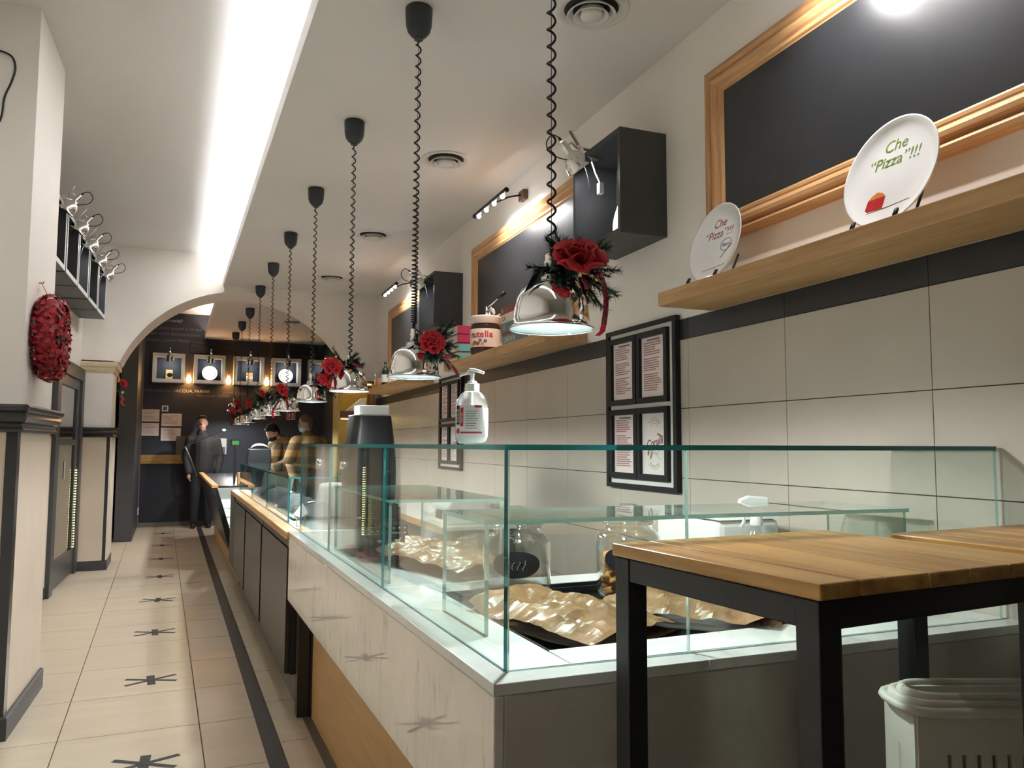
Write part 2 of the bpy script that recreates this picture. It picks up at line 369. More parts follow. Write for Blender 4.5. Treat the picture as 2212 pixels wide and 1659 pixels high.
# floor
b = MB(); b.box(-2.2, 3.2, YF-.1, YB+.2, -.12, -.006)
floor = struct(b.build('floor', 'grout'))
ROW0, RH = 4.105, .59
def ftile(x0, x1, y0, y1, mat='floor_tile', g=.0025):
    k = lambda y: -.0095*(y-3.5)
    m = MB(); v = []
    for z in (-.006, 0):
        v += [(x0+g+k(y0), y0+g, z), (x1-g+k(y0), y0+g, z), (x1-g+k(y1), y1-g, z), (x0+g+k(y1), y1-g, z)]
    m.add(v, [(0,3,2,1),(4,5,6,7),(0,1,5,4),(1,2,6,5),(2,3,7,6),(3,0,4,7)])
    return m.build('floor_tile', mat, floor)
for r in range(-12, 17):
    y0 = ROW0+RH*r; y1 = min(y0+RH, YB)
    if y0 >= YB: break
    for x0, x1 in ((-1.591,-1.002), (-1.002,-.413), (-.413,.175)): ftile(x0, x1, y0, y1)
    m = MB(); k = -.0095*(y0-3.5); k1 = -.0095*(y1-3.5); g = .0025
    m.add([(x, y, z) for z in (-.006,0) for x, y in ((.175+g+k,y0+g),(.417,y0+g),(.417,y1-g),(.175+g+k1,y1-g))], [(0,3,2,1),(4,5,6,7),(0,1,5,4),(1,2,6,5),(2,3,7,6),(3,0,4,7)])
    m.build('floor_tile', 'floor_tile', floor)
    ya = y0-.385; yb = min(ya+RH, YB)
    m = MB(); m.box(.4925, .80, ya+.0025, yb-.0025, -.006, 0); m.build('floor_tile', 'floor_tile', floor)
m = MB(); m.box(.418, .491, YF, YB, -.006, .0006); m.build('border_strip', 'border_stone', floor)
# right wall with tiles
b = MB(); b.M = RW; b.box(-3.2, 14.6, -.18, 0, -.1, 3.6); wallR = struct(b.build('wall_right', 'plaster'))
m = MB(); m.M = RW; m.box(-3, 9.35, 0, .004, 0, 1.866); m.build('grout_bed', 'wall_grout', wallR)
tm = MB(); tm.box(.0015, .598, .004, .0095, .0015, .2955); tme = tm.mesh('wall_tile', 'wall_tile')
sm_ = MB(); sm_.box(.001, .5985, .004, .0095, .0015, .0885); sme = sm_.mesh('stripe_tile', 'stripe_tile')
for k in range(-4, 11):
    s0 = 2.832+.5995*k
    for r in range(6):
        z0 = 1.777-.2975*(r+1)
        o = link('wall_tile', tme, wallR); o.matrix_local = RW @ Matrix.Translation((s0, 0, z0))
    o = link('stripe_tile', sme, wallR); o.matrix_local = RW @ Matrix.Translation((s0, 0, 1.777))
m = MB(); m.M = RW; m.box(10.02, 14.0, 0, .012, 0, 3.05); m.build('dark_panel', 'navy_wall', wallR)
# left wall, recessed panels, rail and skirting
b = MB(); b.M = LW; b.box(-.2, 0, -3.2, 14.2, -.1, 3.6); wallL = struct(b.build('wall_left', 'plaster'))
def panels(par, pts, z0, z1, mat='stone_panel'):      # upright slabs along a polyline (list of p0,p1 pairs, outward side given by thickness)
    for p0, p1 in pts:
        m = MB(); m.bar((p0[0],p0[1],(z0+z1)/2), (p1[0],p1[1],(z0+z1)/2), .016, z1-z0); m.build('stone_panel', mat, par)
m = MB(); m.M = LW; m.box(0, .014, 5.1, 7.82, .10, 1.38); m.build('stone_panel', 'stone_panel', wallL)
m = MB(); m.M = LW; m.box(0, .020, 5.1, 7.82, 0, .10); struct(m.build('baseboard_left', 'charcoal', None, bevel=.004))
RAILP = [(0,0),(.030,.002),(.034,.012),(.026,.022),(.026,.034),(.040,.042),(.046,.060),(.040,.076),(.052,.084),(.056,.098),(.044,.108),(0,.110)]
def rail(name, path, z, mat, parent, prof=RAILP, k=1.0):   # moulding swept along an xy path, profile pushed to the left of the travel direction
    n = len(path); rings = []
    for i, p in enumerate(path):
        p = Vector((p[0], p[1], 0))
        d0 = (p-Vector((*path[i-1], 0))).normalized() if i > 0 else None
        d1 = (Vector((*path[i+1], 0))-p).normalized() if i < n-1 else None
        if d0 is None: nrm = Vector((-d1.y, d1.x, 0))
        elif d1 is None: nrm = Vector((-d0.y, d0.x, 0))
        else:
            n0 = Vector((-d0.y, d0.x, 0)); n1 = Vector((-d1.y, d1.x, 0)); nrm = (n0+n1)/(1+n0.dot(n1))
        rings.append([p+nrm*(a*k)+Vector((0,0,z+c*k)) for a, c in prof])
    m = MB(); np_ = len(prof); vs = [v for r in rings for v in r]
    fs = [(i*np_+j, i*np_+j+1, (i+1)*np_+j+1, (i+1)*np_+j) for i in range(n-1) for j in range(np_-1)]
    fs += [tuple(range(np_)), tuple(range((n-1)*np_, n*np_))]
    m.add(vs, fs); return m.build(name, mat, parent)
pth = [lw(.0, 7.83), lw(.0, 5.06)]
struct(rail('trim_1', [(p.x, p.y) for p in pth], 1.385, 'charcoal_gloss', None))
# near pillar
b = MB(); b.M = LW; b.box(-.5, .440, 4.36, 5.06, 1.38, 3.6); b.box(-.5, .437, 4.27, 5.055, 0, 1.5)
pil = struct(b.build('wall_pillar_near', 'plaster'))
def lp(d, s): v = lw(d, s); return (v.x, v.y)
for nm, (d0,d1,s0,s1,z0,z1), mt in (('stone_panel', (.437,.455,4.30,5.05,.10,1.375), 'stone_panel'), ('stone_panel', (-.3,.41,4.243,4.27,.10,1.375), 'stone_panel'),
        ('corner_strip', (.412,.457,4.238,4.30,.10,1.375), 'charcoal_gloss'), ('edge_strip', (.437,.453,5.05,5.062,.10,1.375), 'shelf_brown')):
    m = MB(); m.M = LW; m.box(d0,d1,s0,s1,z0,z1); m.build(nm, mt, pil)
rail('skirting', [lp(.456,5.066), lp(.456,4.238), lp(-.3,4.238)], 0, 'charcoal', pil, [(0,0),(.018,0),(.018,.095),(.012,.102),(0,.102)])
rail('chair_rail', [lp(.0,5.066), lp(.44,5.066), lp(.44,4.262), lp(-.3,4.262)], 1.368, 'charcoal_gloss', pil, k=1.2)
# far pillar and arch
b = MB(); b.box(-1.2, -.590, YA0, YA1, 0, 2.2); pil2 = struct(b.build('wall_pillar_arch', 'plaster'))
for nm, bx, mt in (('stone_panel', (-.862,-.622,YA0-.014,YA0,.1,1.385), 'stone_panel'), ('corner_strip', (-.622,-.59,YA0-.014,YA0,.1,1.385), 'charcoal_gloss'), ('stone_panel', (-.59,-.577,YA0+.02,YA1,.1,1.385), 'stone_panel')):
    m = MB(); m.box(*bx); m.build(nm, mt, pil2)
rail('skirting', [(-.588,YA1), (-.588,YA0), (-.9,YA0)], 0, 'charcoal', pil2, [(0,0),(.016,0),(.016,.095),(0,.1)])
rail('chair_rail', [(-.588,YA1), (-.588,YA0), (-.9,YA0)], 1.385, 'charcoal_gloss', pil2, k=.95)
rail('capital', [(-.59,YA1), (-.59,YA0), (-.9,YA0)], 2.07, 'capital_stone', pil2, [(0,0),(.012,.004),(.020,.03),(.024,.055),(.045,.062),(.05,.085),(.046,.112),(0,.115)])
ACX, ACZ, AR = .74, 1.678, 1.372
poly = [(-1.3, 2.18)]
a0 = math.acos((ACX+.533)/AR)
for i in range(41):
    a = PI-a0-(PI-2*a0)*i/40; poly.append((ACX+AR*math.cos(a), ACZ+AR*math.sin(a)))
poly += [(2.7, 2.18), (2.7, 3.6), (-1.3, 3.6)]
b = MB(); b.prism(poly, -YA1, -YA0, Matrix.Rotation(PI/2, 4, 'X')); arch = struct(b.build('wall_arch', 'plaster'))
b = MB(); b.box(2.0, 2.7, YA0, YA1, 0, 2.19); struct(b.build('wall_pillar_right', 'plaster'))
# ceilings
b = MB(); b.box(.506, 3.0, YF, YA0+.01, ZC, ZC+.05); b.box(.488, .506, YF, YA0+.01, ZC, 3.212)
struct(b.build('ceiling', 'ceiling_paint'))
b = MB(); b.box(-2.4, 3.0, YF-.1, YB+.1, ZH, ZH+.1); struct(b.build('ceiling_high', 'ceiling_paint'))
b = MB(); b.box(.478, 3.0, YA1-.01, YB, 3.055, 3.10); b.box(.46, .478, YA1-.01, YB, 3.055, 3.17); struct(b.build('ceiling_back', 'ceiling_paint'))
b = MB(); b.box(.53, .575, -.4, YA0-.02, 3.163, 3.172)
tag(b.build('cove_light_strip', 'cove_led'), 'white LED strip hidden in the cove above the long aisle', 'light strip')
b = MB(); b.box(.53, .575, YA1+.05, YB-.05, 3.105, 3.112)
tag(b.build('cove_light_strip', 'back_led'), 'warm LED strip hidden in the cove beyond the arch', 'light strip')
# back wall, dark partition, front wall
b = MB(); b.box(-1.4, 3.2, YB, YB+.15, -.1, 3.6); wallB = struct(b.build('wall_back', 'chalk_wall'))
m = MB(); m.box(-.46, .32, YB-.012, YB, 0, 1.0); m.build('dark_panel', 'navy_wall', wallB)
m = MB(); m.box(-.46, .9, YB-.03, YB, 0, .07); struct(m.build('baseboard_back', 'plinth_grey'))
b = MB(); b.box(-.66, -.44, 11.9, YB, 0, 3.46); part_ = struct(b.build('wall_partition', 'charcoal', bevel=.01))
m = MB(); m.box(-.445, -.43, 13.72, YB, .07, 3.4); m.build('corner_trim', 'plinth_grey', part_)
b = MB(); b.box(-2.4, 3.2, YF-.15, YF, -.1, 3.6); struct(b.build('wall_front', 'charcoal'))
# door in the left wall
dr = MB(); dr.M = LW
for bx in ((0,.05,7.82,7.98,0,2.09), (0,.05,9.22,9.37,0,2.09), (0,.05,7.98,9.22,1.96,2.09)): dr.box(*bx)
door = struct(dr.build('door_1', 'door_charcoal', bevel=.006))
m = MB(); m.M = LW; m.box(0, .028, 7.98, 8.10, .02, 1.96); m.box(0, .028, 9.06, 9.22, .02, 1.96); m.box(0, .028, 8.10, 9.06, 1.86, 1.96); m.box(0, .028, 8.10, 9.06, .02, .26); m.box(0, .030, 8.10, 9.06, 1.30, 1.36)
m.build('door_leaf', 'door_charcoal', door, bevel=.004)
m = MB(); m.M = LW; m.box(.006, .012, 8.10, 9.06, .26, 1.86); m.build('glass', 'door_glass', door)
m = MB(); m.M = LW; m.box(.0, .004, 8.10, 9.06, .26, 1.86); m.build('curtain', 'shelf_brown', door)
m = MB(); m.M = LW; m.cyl((.07,8.16,1.0), (.07,8.16,1.16), .009, n=8); m.build('door_handle', 'steel', door)


# ================================================================== THE COUNTER
ZM, XM, YM0, YM1 = .887, .553, 1.357, 4.05
EA = -.035                                           # the near end of the counter is not quite square to its front
ye = lambda x: YM0 + EA*(x-XM)
ct = thing('marble_counter', 'L-shaped counter clad in white veined marble with oak panel below', 'counter', (0,0,0))
m = MB(); m.prism([(XM,YM0),(XM+.02,ye(XM+.02)),(XM+.02,YM1),(XM,YM1)], .556, ZM-.0222); m.build('front_slab', 'marble_front', ct, bevel=.003)
m = MB(); m.prism([(XM+.0205,ye(XM+.02)),(1.99,ye(1.99)),(1.99,ye(1.99)+.02),(XM+.0205,ye(XM)+.02)], .02, ZM-.0222); m.build('end_slab', 'marble_end', ct, bevel=.003)
# top: rim strips and inner slabs around the sunken tray
def slab(poly, z0=ZM-.022, z1=ZM, mat='marble_top', nm='top_slab'): 
    m = MB(); m.prism(poly, z0, z1); return m.build(nm, mat, ct, bevel=.002)
g = .0012
slab([(XM,YM0),(XM+.052,ye(XM)+.066),(XM+.052,YM1),(XM,YM1)])
slab([(XM+g,YM0-.001),(1.018,ye(1.018)),(1.018,ye(1.018)+.055),(XM+.052+g,ye(XM)+.063)])
slab([(1.020,ye(1.02)),(1.99,ye(1.99)),(1.99,ye(1.99)+.055),(1.020,ye(1.02)+.055)])
xi, yi = XM+.054, YM0+.068
slab([(xi,yi),(.745,yi-.008),(.747,2.38),(xi,2.38)])
slab([(xi,2.383),(1.03,2.383),(1.03,YM1),(xi,YM1)])
slab([(.748,yi-.008),(1.018,yi-.018),(1.018,1.535),(.750,1.535)])
slab([(1.020,yi-.018),(1.42,yi-.03),(1.42,1.535),(1.020,1.535)])
slab([(1.423,yi-.03),(1.96,yi-.05),(1.96,2.38),(1.66,2.38),(1.44,1.535)])
slab([(.75,2.265),(1.625,2.265),(1.655,2.38),(.75,2.38)])
m = MB(); m.prism([(.75,1.535),(1.44,1.535),(1.63,2.265),(.75,2.265)], .842, .854); m.build('sunken_tray', 'tray_dark', ct)
for k, (p0, p1) in enumerate((((.753,1.539),(1.438,1.539)), ((1.437,1.539),(1.622,2.26)), ((1.622,2.26),(.755,2.26)), ((.755,2.26),(.755,1.539)))):
    m = MB(); m.bar((*p0,.866), (*p1,.866), .006, .036); m.build('tray_side', 'tray_dark', ct)
m = MB(); m.bar((.80,2.235,.870), (1.58,2.235,.870), .012, .012); m.build('tray_rail', 'black_plastic', ct)
m = MB(); m.bar((1.425,1.60,.876), (1.585,2.20,.876), .022, .008); m.build('tray_rail', 'steel', ct)
m = MB(); m.box(.667,.683, ye(.7)+.02, 3.965, .002, .556); m.build('oak_panel', 'oak_panel', ct)
m = MB(); m.box(.628,.667, YM0+.05, YM1, 0, .008); m.build('floor_plinth', 'plinth_grey', ct)
for y0, y1, x0, x1 in ((3.985,4.05,.60,.655), (3.97,4.05,.66,.714)):
    m = MB(); m.box(x0, x1, y0, y1, 0.009, .556); m.build('dark_post', 'cabinet_dark', ct)
m = MB(); m.box(1.01,1.03,2.23,YM1,.02,ZM-.022); m.box(.735,1.95,1.50,1.52,.02,.82); m.build('carcass', 'cabinet_dark', ct)

# ------------------------------------------------------------------ glass
def glass(name, p0, p1, z0, z1, t, label=None, cat=None, parent=None, edge='glass_edge'):   # upright pane from p0 to p1
    p0, p1 = Vector((*p0,0)), Vector((*p1,0)); d = (p1-p0).normalized(); nn = Vector((-d.y,d.x,0))*t/2
    m = MB(); vs = [p0-nn, p0+nn, p1+nn, p1-nn]
    vs = [Vector((v.x,v.y,z)) for z in (z0,z1) for v in vs]
    m.cur = 1; m.add(vs, [(0,1,2,3),(4,7,6,5),(0,4,5,1),(2,6,7,3)]); m.cur = 0; m.add(vs, [(0,3,7,4),(1,5,6,2)])
    o = m.build(name, ['glass_pane',edge], parent)
    if label: tag(o, label, cat)
    return o
def gplate(name, poly, z0, z1, parent=None, edge='glass_edge'):
    n = len(poly); vs = [(x,y,z) for z in (z0,z1) for x,y in poly]; m = MB(); m.cur = 0
    m.add(vs, [tuple(range(n-1,-1,-1)), tuple(range(n,2*n))]); m.cur = 1; m.add(vs, [(i,(i+1)%n,n+(i+1)%n,n+i) for i in range(n)])
    return m.build(name, ['glass_pane',edge], parent)
ZG = 1.310
gc = thing('glass_display_case', 'tall frameless glass guard with greenish edges along the marble counter', 'glass case')
gx, gy = .604, 1.424
ge = lambda x: gy + EA*1.1*(x-gx)
t_ = .008
for y0, y1 in ((gy, 2.379), (2.381, 3.271), (3.273, 4.03)): glass('front_pane', (gx,y0), (gx,y1), ZM, ZG, t_, parent=gc)
glass('end_pane', (gx+.006, ge(gx)), (1.014, ge(1.014)), ZM, ZG, t_, parent=gc, edge='glass_edge_light')
glass('end_pane', (1.017, ge(1.017)), (1.945, ge(1.945)), ZM, ZG, t_, parent=gc, edge='glass_edge_light')
gplate('top_pane', [(gx-.005,gy-.006),(1.945,ge(1.945)-.006),(1.945,ge(1.945)+.34),(1.0,1.80),(1.0,4.03),(gx-.005,4.03)], ZG, ZG+.011, gc)
for yy in (3.55, 3.02):
    m = MB(); T = Matrix.Translation((gx,yy,1.24)) @ Matrix.Rotation(PI/2, 4, 'Y'); m.M = T; m.lathe([(0,-.012),(.013,-.011),(.015,-.004),(.015,.006),(.010,.013),(0,.014)], 16)
    m.build('glass_fixing', 'chrome', gc, smooth=True)
gs = thing('glass_shelf', 'low glass shelf bridging the near end of the marble counter', 'glass shelf')
glass('support_pane', (.670,1.692), (.670,1.992), ZM, 1.138, .010, parent=gs, edge='glass_edge_light')
glass('support_pane', (1.885,1.60), (1.885,1.88), ZM, 1.138, .010, parent=gs, edge='glass_edge_light')
gplate('shelf_pane', [(.664,1.688),(1.892,1.590),(1.892,1.89),(.664,1.996)], 1.138, 1.148, gs, 'glass_edge_light')
gs2 = thing('glass_shelf', 'low glass shelf over the red tray behind the front glass', 'glass shelf')
glass('support_pane', (.640,2.44), (.640,3.32), ZM, 1.138, .010, parent=gs2, edge='glass_edge_light')
glass('support_pane', (1.000,2.40), (1.000,3.28), ZM, 1.138, .010, parent=gs2, edge='glass_edge_light')
gplate('shelf_pane', [(.632,2.43),(1.006,2.36),(1.026,3.28),(.634,3.34)], 1.138, 1.147, gs2, 'glass_edge_light')

# ------------------------------------------------------------------ dark cabinet run with wooden nosing
for i, (y0, y1, lab) in enumerate(((4.07,5.285,'dark laminate base cabinet nearest the marble counter'), (5.30,6.475,'dark laminate base cabinet in the middle of the run'), (6.49,7.65,'dark laminate base cabinet farthest along the run'))):
    c = thing('base_cabinet', lab, 'cabinet', (0,y0,0), group='dark base cabinets under the wooden nosing')
    w = y1-y0
    m = MB(); m.box(.575,1.03,0,w,.19,.855); m.build('body', 'cabinet_dark', c)
    m = MB(); m.box(.628,1.0,0,w,0,.19); m.build('kick_board', 'plinth_grey', c)
    m = MB(); m.box(.553,.574,.012,w-.012,.192,.80); m.build('door', 'cabinet_door', c, bevel=.003)
    m = MB(); m.box(.549,.556,.006,.018,.20,.80); m.build('edge_profile', 'charcoal_gloss', c)
    m = MB(); m.box(.560,.575,0,w,.805,.85); m.build('finger_grip', 'cabinet_dark', c)
m = MB(); m.prism([(.535,4.055),(.605,4.055),(.605,7.9),(.535,7.9)], .852, .888); nos = m.build('wooden_nosing', 'counter_wood', bevel=.006); tag(nos, 'light oak nosing running above the dark base cabinets', 'counter edge')
m = MB(); m.box(.606,1.03,4.055,7.9,.86,.888); tag(m.build('worktop', 'steel', bevel=.002), 'steel worktop under the low glass display', 'worktop')
g2 = thing('low_glass_case', 'low glass display case standing on the wooden counter edge', 'glass case')
for y0, y1 in ((4.525,5.6),(5.605,6.64),(6.645,7.82)): glass('front_pane', (.612,y0), (.612,y1), .888, 1.128, .010, parent=g2)
glass('end_pane', (.618,4.525), (.99,4.50), .888, 1.128, .010, parent=g2)
gplate('top_pane', [(.606,4.52),(.995,4.495),(.995,7.82),(.606,7.82)], 1.128, 1.138, g2)
m = MB(); m.box(.612,.99,5.10,5.108,.888,1.128); m.build('divider', 'glass_pane', g2)
# slanted refrigerated case beyond
fc = thing('refrigerated_case', 'refrigerated display with dark slanted front and white interior racks', 'display case')
sec = [(.60,.20),(.405,.86),(.455,.87),(.64,.28)]
m = MB(); m.prism([(x,z) for x,z in sec], -12.4, -8.62, Matrix.Rotation(PI/2,4,'X')); m.build('slanted_front', 'charcoal_gloss', fc)
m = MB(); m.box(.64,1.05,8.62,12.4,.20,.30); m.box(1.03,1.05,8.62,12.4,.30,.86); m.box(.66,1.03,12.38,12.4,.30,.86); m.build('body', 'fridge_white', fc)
m = MB(); m.box(.628,1.0,7.9,12.4,0,.20); m.build('plinth', 'oak_panel', fc)
m = MB(); m.bar((.43,8.63,.845), (.62,8.63,.30), .03, .012, (0,1,0)); m.build('white_frame', 'fridge_white', fc)
for k in range(5):
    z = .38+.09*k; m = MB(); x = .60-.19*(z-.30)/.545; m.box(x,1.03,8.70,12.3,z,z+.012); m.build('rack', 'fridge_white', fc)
for k in range(6):
    m = MB(); yy = 8.9+.55*k; m.box(.66,.95,yy,yy+.3,.40+.09*(k%4),.45+.09*(k%4)); m.build('stocked_tray', 'tray_dark', fc)
m = MB(); m.prism([(.62,.30),(.43,.855),(1.03,.855),(1.03,.30)], -8.615, -8.607, Matrix.Rotation(PI/2,4,'X')); m.build('side_glass', 'glass_pane', fc)
m = MB(); m.box(.40,.46,8.62,12.6,.872,.90); m.build('wood_nosing', 'counter_wood', fc)
m = MB(); m.box(.461,1.05,8.62,12.4,.872,.892); m.build('top_board', 'charcoal_gloss', fc)
m = MB(); m.prism([(.553,7.66),(.553,8.15),(.60,8.45),(.66,8.60),(.75,8.60),(.75,7.66)], .20, .86); m.build('curved_end_panel', 'cabinet_dark', fc, bevel=.004)

# ================================================================== TABLES AND CRATES
ZT = 1.144
def make_table(label, loc, rz):
    t = thing('bar_table', label, 'table', (loc[0],loc[1],0), (0,0,rz), 'tall bar tables by the counter end')
    W, Dp = .535, .47                                    # origin at the far left corner, x right, y toward the room
    cuts = [0, .080, .127, .215, .305, .40, W]
    for i in range(len(cuts)-1):
        m = MB(); a, b_ = cuts[i]+.0006, cuts[i+1]-(.0040 if i in (0,) else .0018 if i == 1 else .0004)
        m.box(a, b_, -Dp+random.uniform(-.001,.001), 0, ZT-.022, ZT-random.uniform(0,.0006)); m.build('plank', 'teak_top', t, bevel=.003)
    q = .040
    for x in (.004, W-.004-q):
        for y in (-.006-q, -Dp+.006): 
            m = MB(); m.box(x, x+q, y, y+q, 0, ZT-.0235); m.build('leg', 'black_steel', t, bevel=.002)
    for y in (-.004-.036, -Dp+.008):
        m = MB(); m.box(.004+q, W-.004-q, y, y+.034, ZT-.0625, ZT-.0235); m.build('apron', 'black_steel', t, bevel=.002)
    for x in (.006, W-.04):
        m = MB(); m.box(x, x+.034, -Dp+.006+q, -.006-q, ZT-.0625, ZT-.0235); m.build('apron', 'black_steel', t, bevel=.002)
    return t
make_table('tall wooden bar table with black steel legs in front of the glass', (.737,1.25), .062)
make_table('tall wooden bar table behind and right of the nearer one', (1.354,1.185), .05)
# stack of nested white plastic crates
def make_crate(label, loc, rz, W=.42, Dp=.36, H=.30):
    c = thing('plastic_crate', label, 'crate', loc, (0,0,rz), 'nested white plastic crates under the tables')
    def wall(p0, p1):
        p0, p1 = Vector(p0), Vector(p1); d = p1-p0; ln = d.length; d.normalize(); nn = Vector((-d.y,d.x,0))*.004
        m = MB(); nS = 9; z_rows = [(0,.05,0),(.05,.105,1),(.105,.145,0),(.145,.20,1),(.20,H,0)]
        def seg(a, b_, z0, z1):
            vs = []
            for z in (z0, z1):
                for q in (p0+d*a-nn, p0+d*b_-nn, p0+d*b_+nn, p0+d*a+nn): vs.append((q.x, q.y, z))
            m.add(vs, [(0,3,2,1),(4,5,6,7),(0,1,5,4),(1,2,6,5),(2,3,7,6),(3,0,4,7)])
        for z0, z1, slots in z_rows:
            if not slots: seg(0, ln, z0, z1)
            else:
                e = .05; wS = (ln-2*e)/nS; seg(0, e, z0, z1); seg(ln-e, ln, z0, z1)
                for k in range(nS): seg(e+wS*k+wS*.35, e+wS*(k+1), z0, z1)
        return m
    x0, x1, y0, y1 = -W/2, W/2, -Dp/2, Dp/2
    for p0, p1 in (((x0,y0,0),(x1,y0,0)), ((x1,y0,0),(x1,y1,0)), ((x1,y1,0),(x0,y1,0)), ((x0,y1,0),(x0,y0,0))): wall(p0,p1).build('side_wall', 'crate_plastic', c)
    m = MB(); pts = []
    for cx, cy, a0 in ((x1-.03,y1-.03,0),(x0+.03,y1-.03,PI/2),(x0+.03,y0+.03,PI),(x1-.03,y0+.03,1.5*PI)):
        for k in range(5): a = a0+PI/2*k/4; pts.append((cx+.045*math.cos(a), cy+.045*math.sin(a), H))
    m.tube(pts+[pts[0]], .009, 8); m.build('rim', 'crate_plastic', c, smooth=True)
    m = MB(); m.box(x0,x1,y0,y1,0,.006); m.build('base', 'crate_plastic', c)
    return c
for i, (z, w, d_, lab) in enumerate(((.0,.34,.110,'white slotted plastic crate standing on the floor, lowest of its stack'), (.29,.34,.110,'white slotted plastic crate in the middle of its stack'),
        (.58,.34,.110,'white slotted plastic crate at the top of the stack, slots facing the room'), (.589,.318,.084,'white plastic crate nested inside the top crate'), (.598,.296,.058,'smallest white plastic crate nested innermost in the stack'))):
    make_crate(lab, (1.403,1.014,z), -.40, w, d_, .275)

# ================================================================== THINGS ON THE COUNTER
def paper_bag(label, loc, rz, Lx, Wy, H, seed, open_end=True, tilt=0):
    rnd = random.Random(seed); t = thing('paper_bag', label, 'paper bag', loc, (0,tilt,rz), 'brown paper bags in the glass counter')
    nu, nv = 46, 30
    def prof(u, v):
        a = math.sin(PI*min(1,max(0,.04+.92*u)))**.35; c = math.sin(PI*min(1,max(0,.03+.94*v)))**.45
        return a*c
    def surf(sign):
        def fn(u, v):
            wx = (u-.5)*Lx; wy = (v-.5)*Wy*(1+.05*math.sin(3*u+seed))
            q = Vector((wx*11+seed, wy*11, seed*1.7))
            cr = (.25-abs(noise.noise(q*.9)))*.045+(.2-abs(noise.noise(q*2.1+Vector((7,3,1)))))*.022+noise.noise(q*4.5)*.004
            if sign > 0: z = H*.25+H*.75*prof(u,v)+cr*prof(u,v)
            else: z = max(.001, H*.25-H*.25*prof(u,v)*1.05)
            if open_end and u > .86: z = z*(1+(u-.86)*1.5)+ (u-.86)*.16*(1 if sign>0 else .35)
            return (wx+noise.noise(q*1.3)*.004, wy+noise.noise(q*1.5+Vector((4,4,4)))*.005, z)
        return fn
    m = MB(); m.grid(surf(1), nu, nv); m.grid(surf(-1), nu, nv)
    for k in range(nu):      # close the long sides
        pass
    o = m.build('bag_body', 'kraft', t, smooth=False)
    m = MB(); m.grid(lambda u, v: (Lx*.5-.03+.045*v+.006*math.sin(9*u), (u-.5)*Wy*.92, H*.25+H*.4*math.sin(PI*u)*(.6+.5*v)+.01*noise.noise(Vector((u*6,v*3,seed)))), 16, 4)
    m.build('folded_mouth', 'kraft', t, solid=.001)
    return t
paper_bag('crumpled brown paper bag lying left of the empty jar', (.895,2.68,ZM), 1.84, .58, .27, .085, 3)
paper_bag('brown paper bag in the sunken tray nearest the glass corner', (.935,1.80,.856), 1.90, .44, .30, .075, 8)
paper_bag('brown paper bag in the sunken tray behind the table legs', (1.285,1.765,.856), -.85, .44, .33, .085, 15)
def jar(label, loc, rz, full):
    t = thing('glass_jar', label, 'jar', loc, (0,0,rz), 'big lidded glass jars on the counter')
    t.scale = (1.27,1.27,.93)
    m = MB(); m.lathe([(0,.004),(.060,.004),(.074,.012),(.078,.03),(.078,.185),(.075,.205),(.062,.222),(.055,.228),(.055,.240),(.060,.243)], 40); m.lathe([(0,.012),(.07,.016),(.074,.03),(.074,.185),(.071,.203),(.058,.219),(.052,.226),(.052,.240)], 40)
    m.build('jar_body', 'glass_jar', t, smooth=True)
    m = MB(); m.lathe([(.062,.244),(.064,.250),(.055,.257),(.035,.264),(.020,.268),(.012,.272),(.012,.280),(.022,.287),(.025,.297),(.018,.306),(0,.308)], 32); m.lathe([(.060,.243),(.058,.248),(.03,.258),(0,.262)], 32)
    m.build('lid', 'glass_jar', t, smooth=True)
    m = MB(); m.lathe([(.0795,.236),(.081,.24),(.0795,.244)], 24, c=(0,0,-.0)); 
    m = MB()
    def lab(u, v):
        r = math.sqrt(v); a = 2*PI*u; th = .72*r*math.cos(a); z = .138+.040*r*math.sin(a); return (.0789*math.cos(th), .0789*math.sin(th), z)
    m.grid(lab, 28, 4); m.build('chalk_label', 'label_black', t, smooth=True)
    m = MB()
    for k in range(4):
        a0 = -.3+.16*k; m.tube([(.0797*math.cos(a0+.03*math.sin(i*1.7+k)+i*.018), .0797*math.sin(a0+.03*math.sin(i*1.7+k)+i*.018), .120+.006*i+.004*math.sin(i*2+k)) for i in range(6)], .0011, 4)
    m.build('chalk_scrawl', 'chalk_dim', t)
    return t
jar('empty lidded glass jar with a black oval label', (.945,2.145,.855), -2.0, False)
jar('lidded glass jar full of golden rusks beside the table corner', (1.30,2.10,.855), -2.2, True)
rk = random.Random(5); rme = None
for k in range(40):
    if rme is None:
        m = MB(); m.box(-.026,.026,-.017,.017,-.010,.010); o = m.build('bread_rusk', 'rusk', bevel=.005); rme = o
    else: o = rme.copy(); COL.objects.link(o)
    a = rk.uniform(0,2*PI); lay = k//8; r = .045 if k % 8 < 6 else .016
    a = (k % 8)*PI/3+lay*.5
    o.location = (1.30+r*1.4*math.cos(a), 2.10+r*1.4*math.sin(a), .884+.024*lay+rk.uniform(-.002,.002)); o.rotation_euler = (rk.uniform(-.7,.7), rk.uniform(-.7,.7), rk.uniform(0,6))
    tag(o, 'golden bread rusk piled inside the lidded glass jar', 'bread rusk', 'rusks in the glass jar')
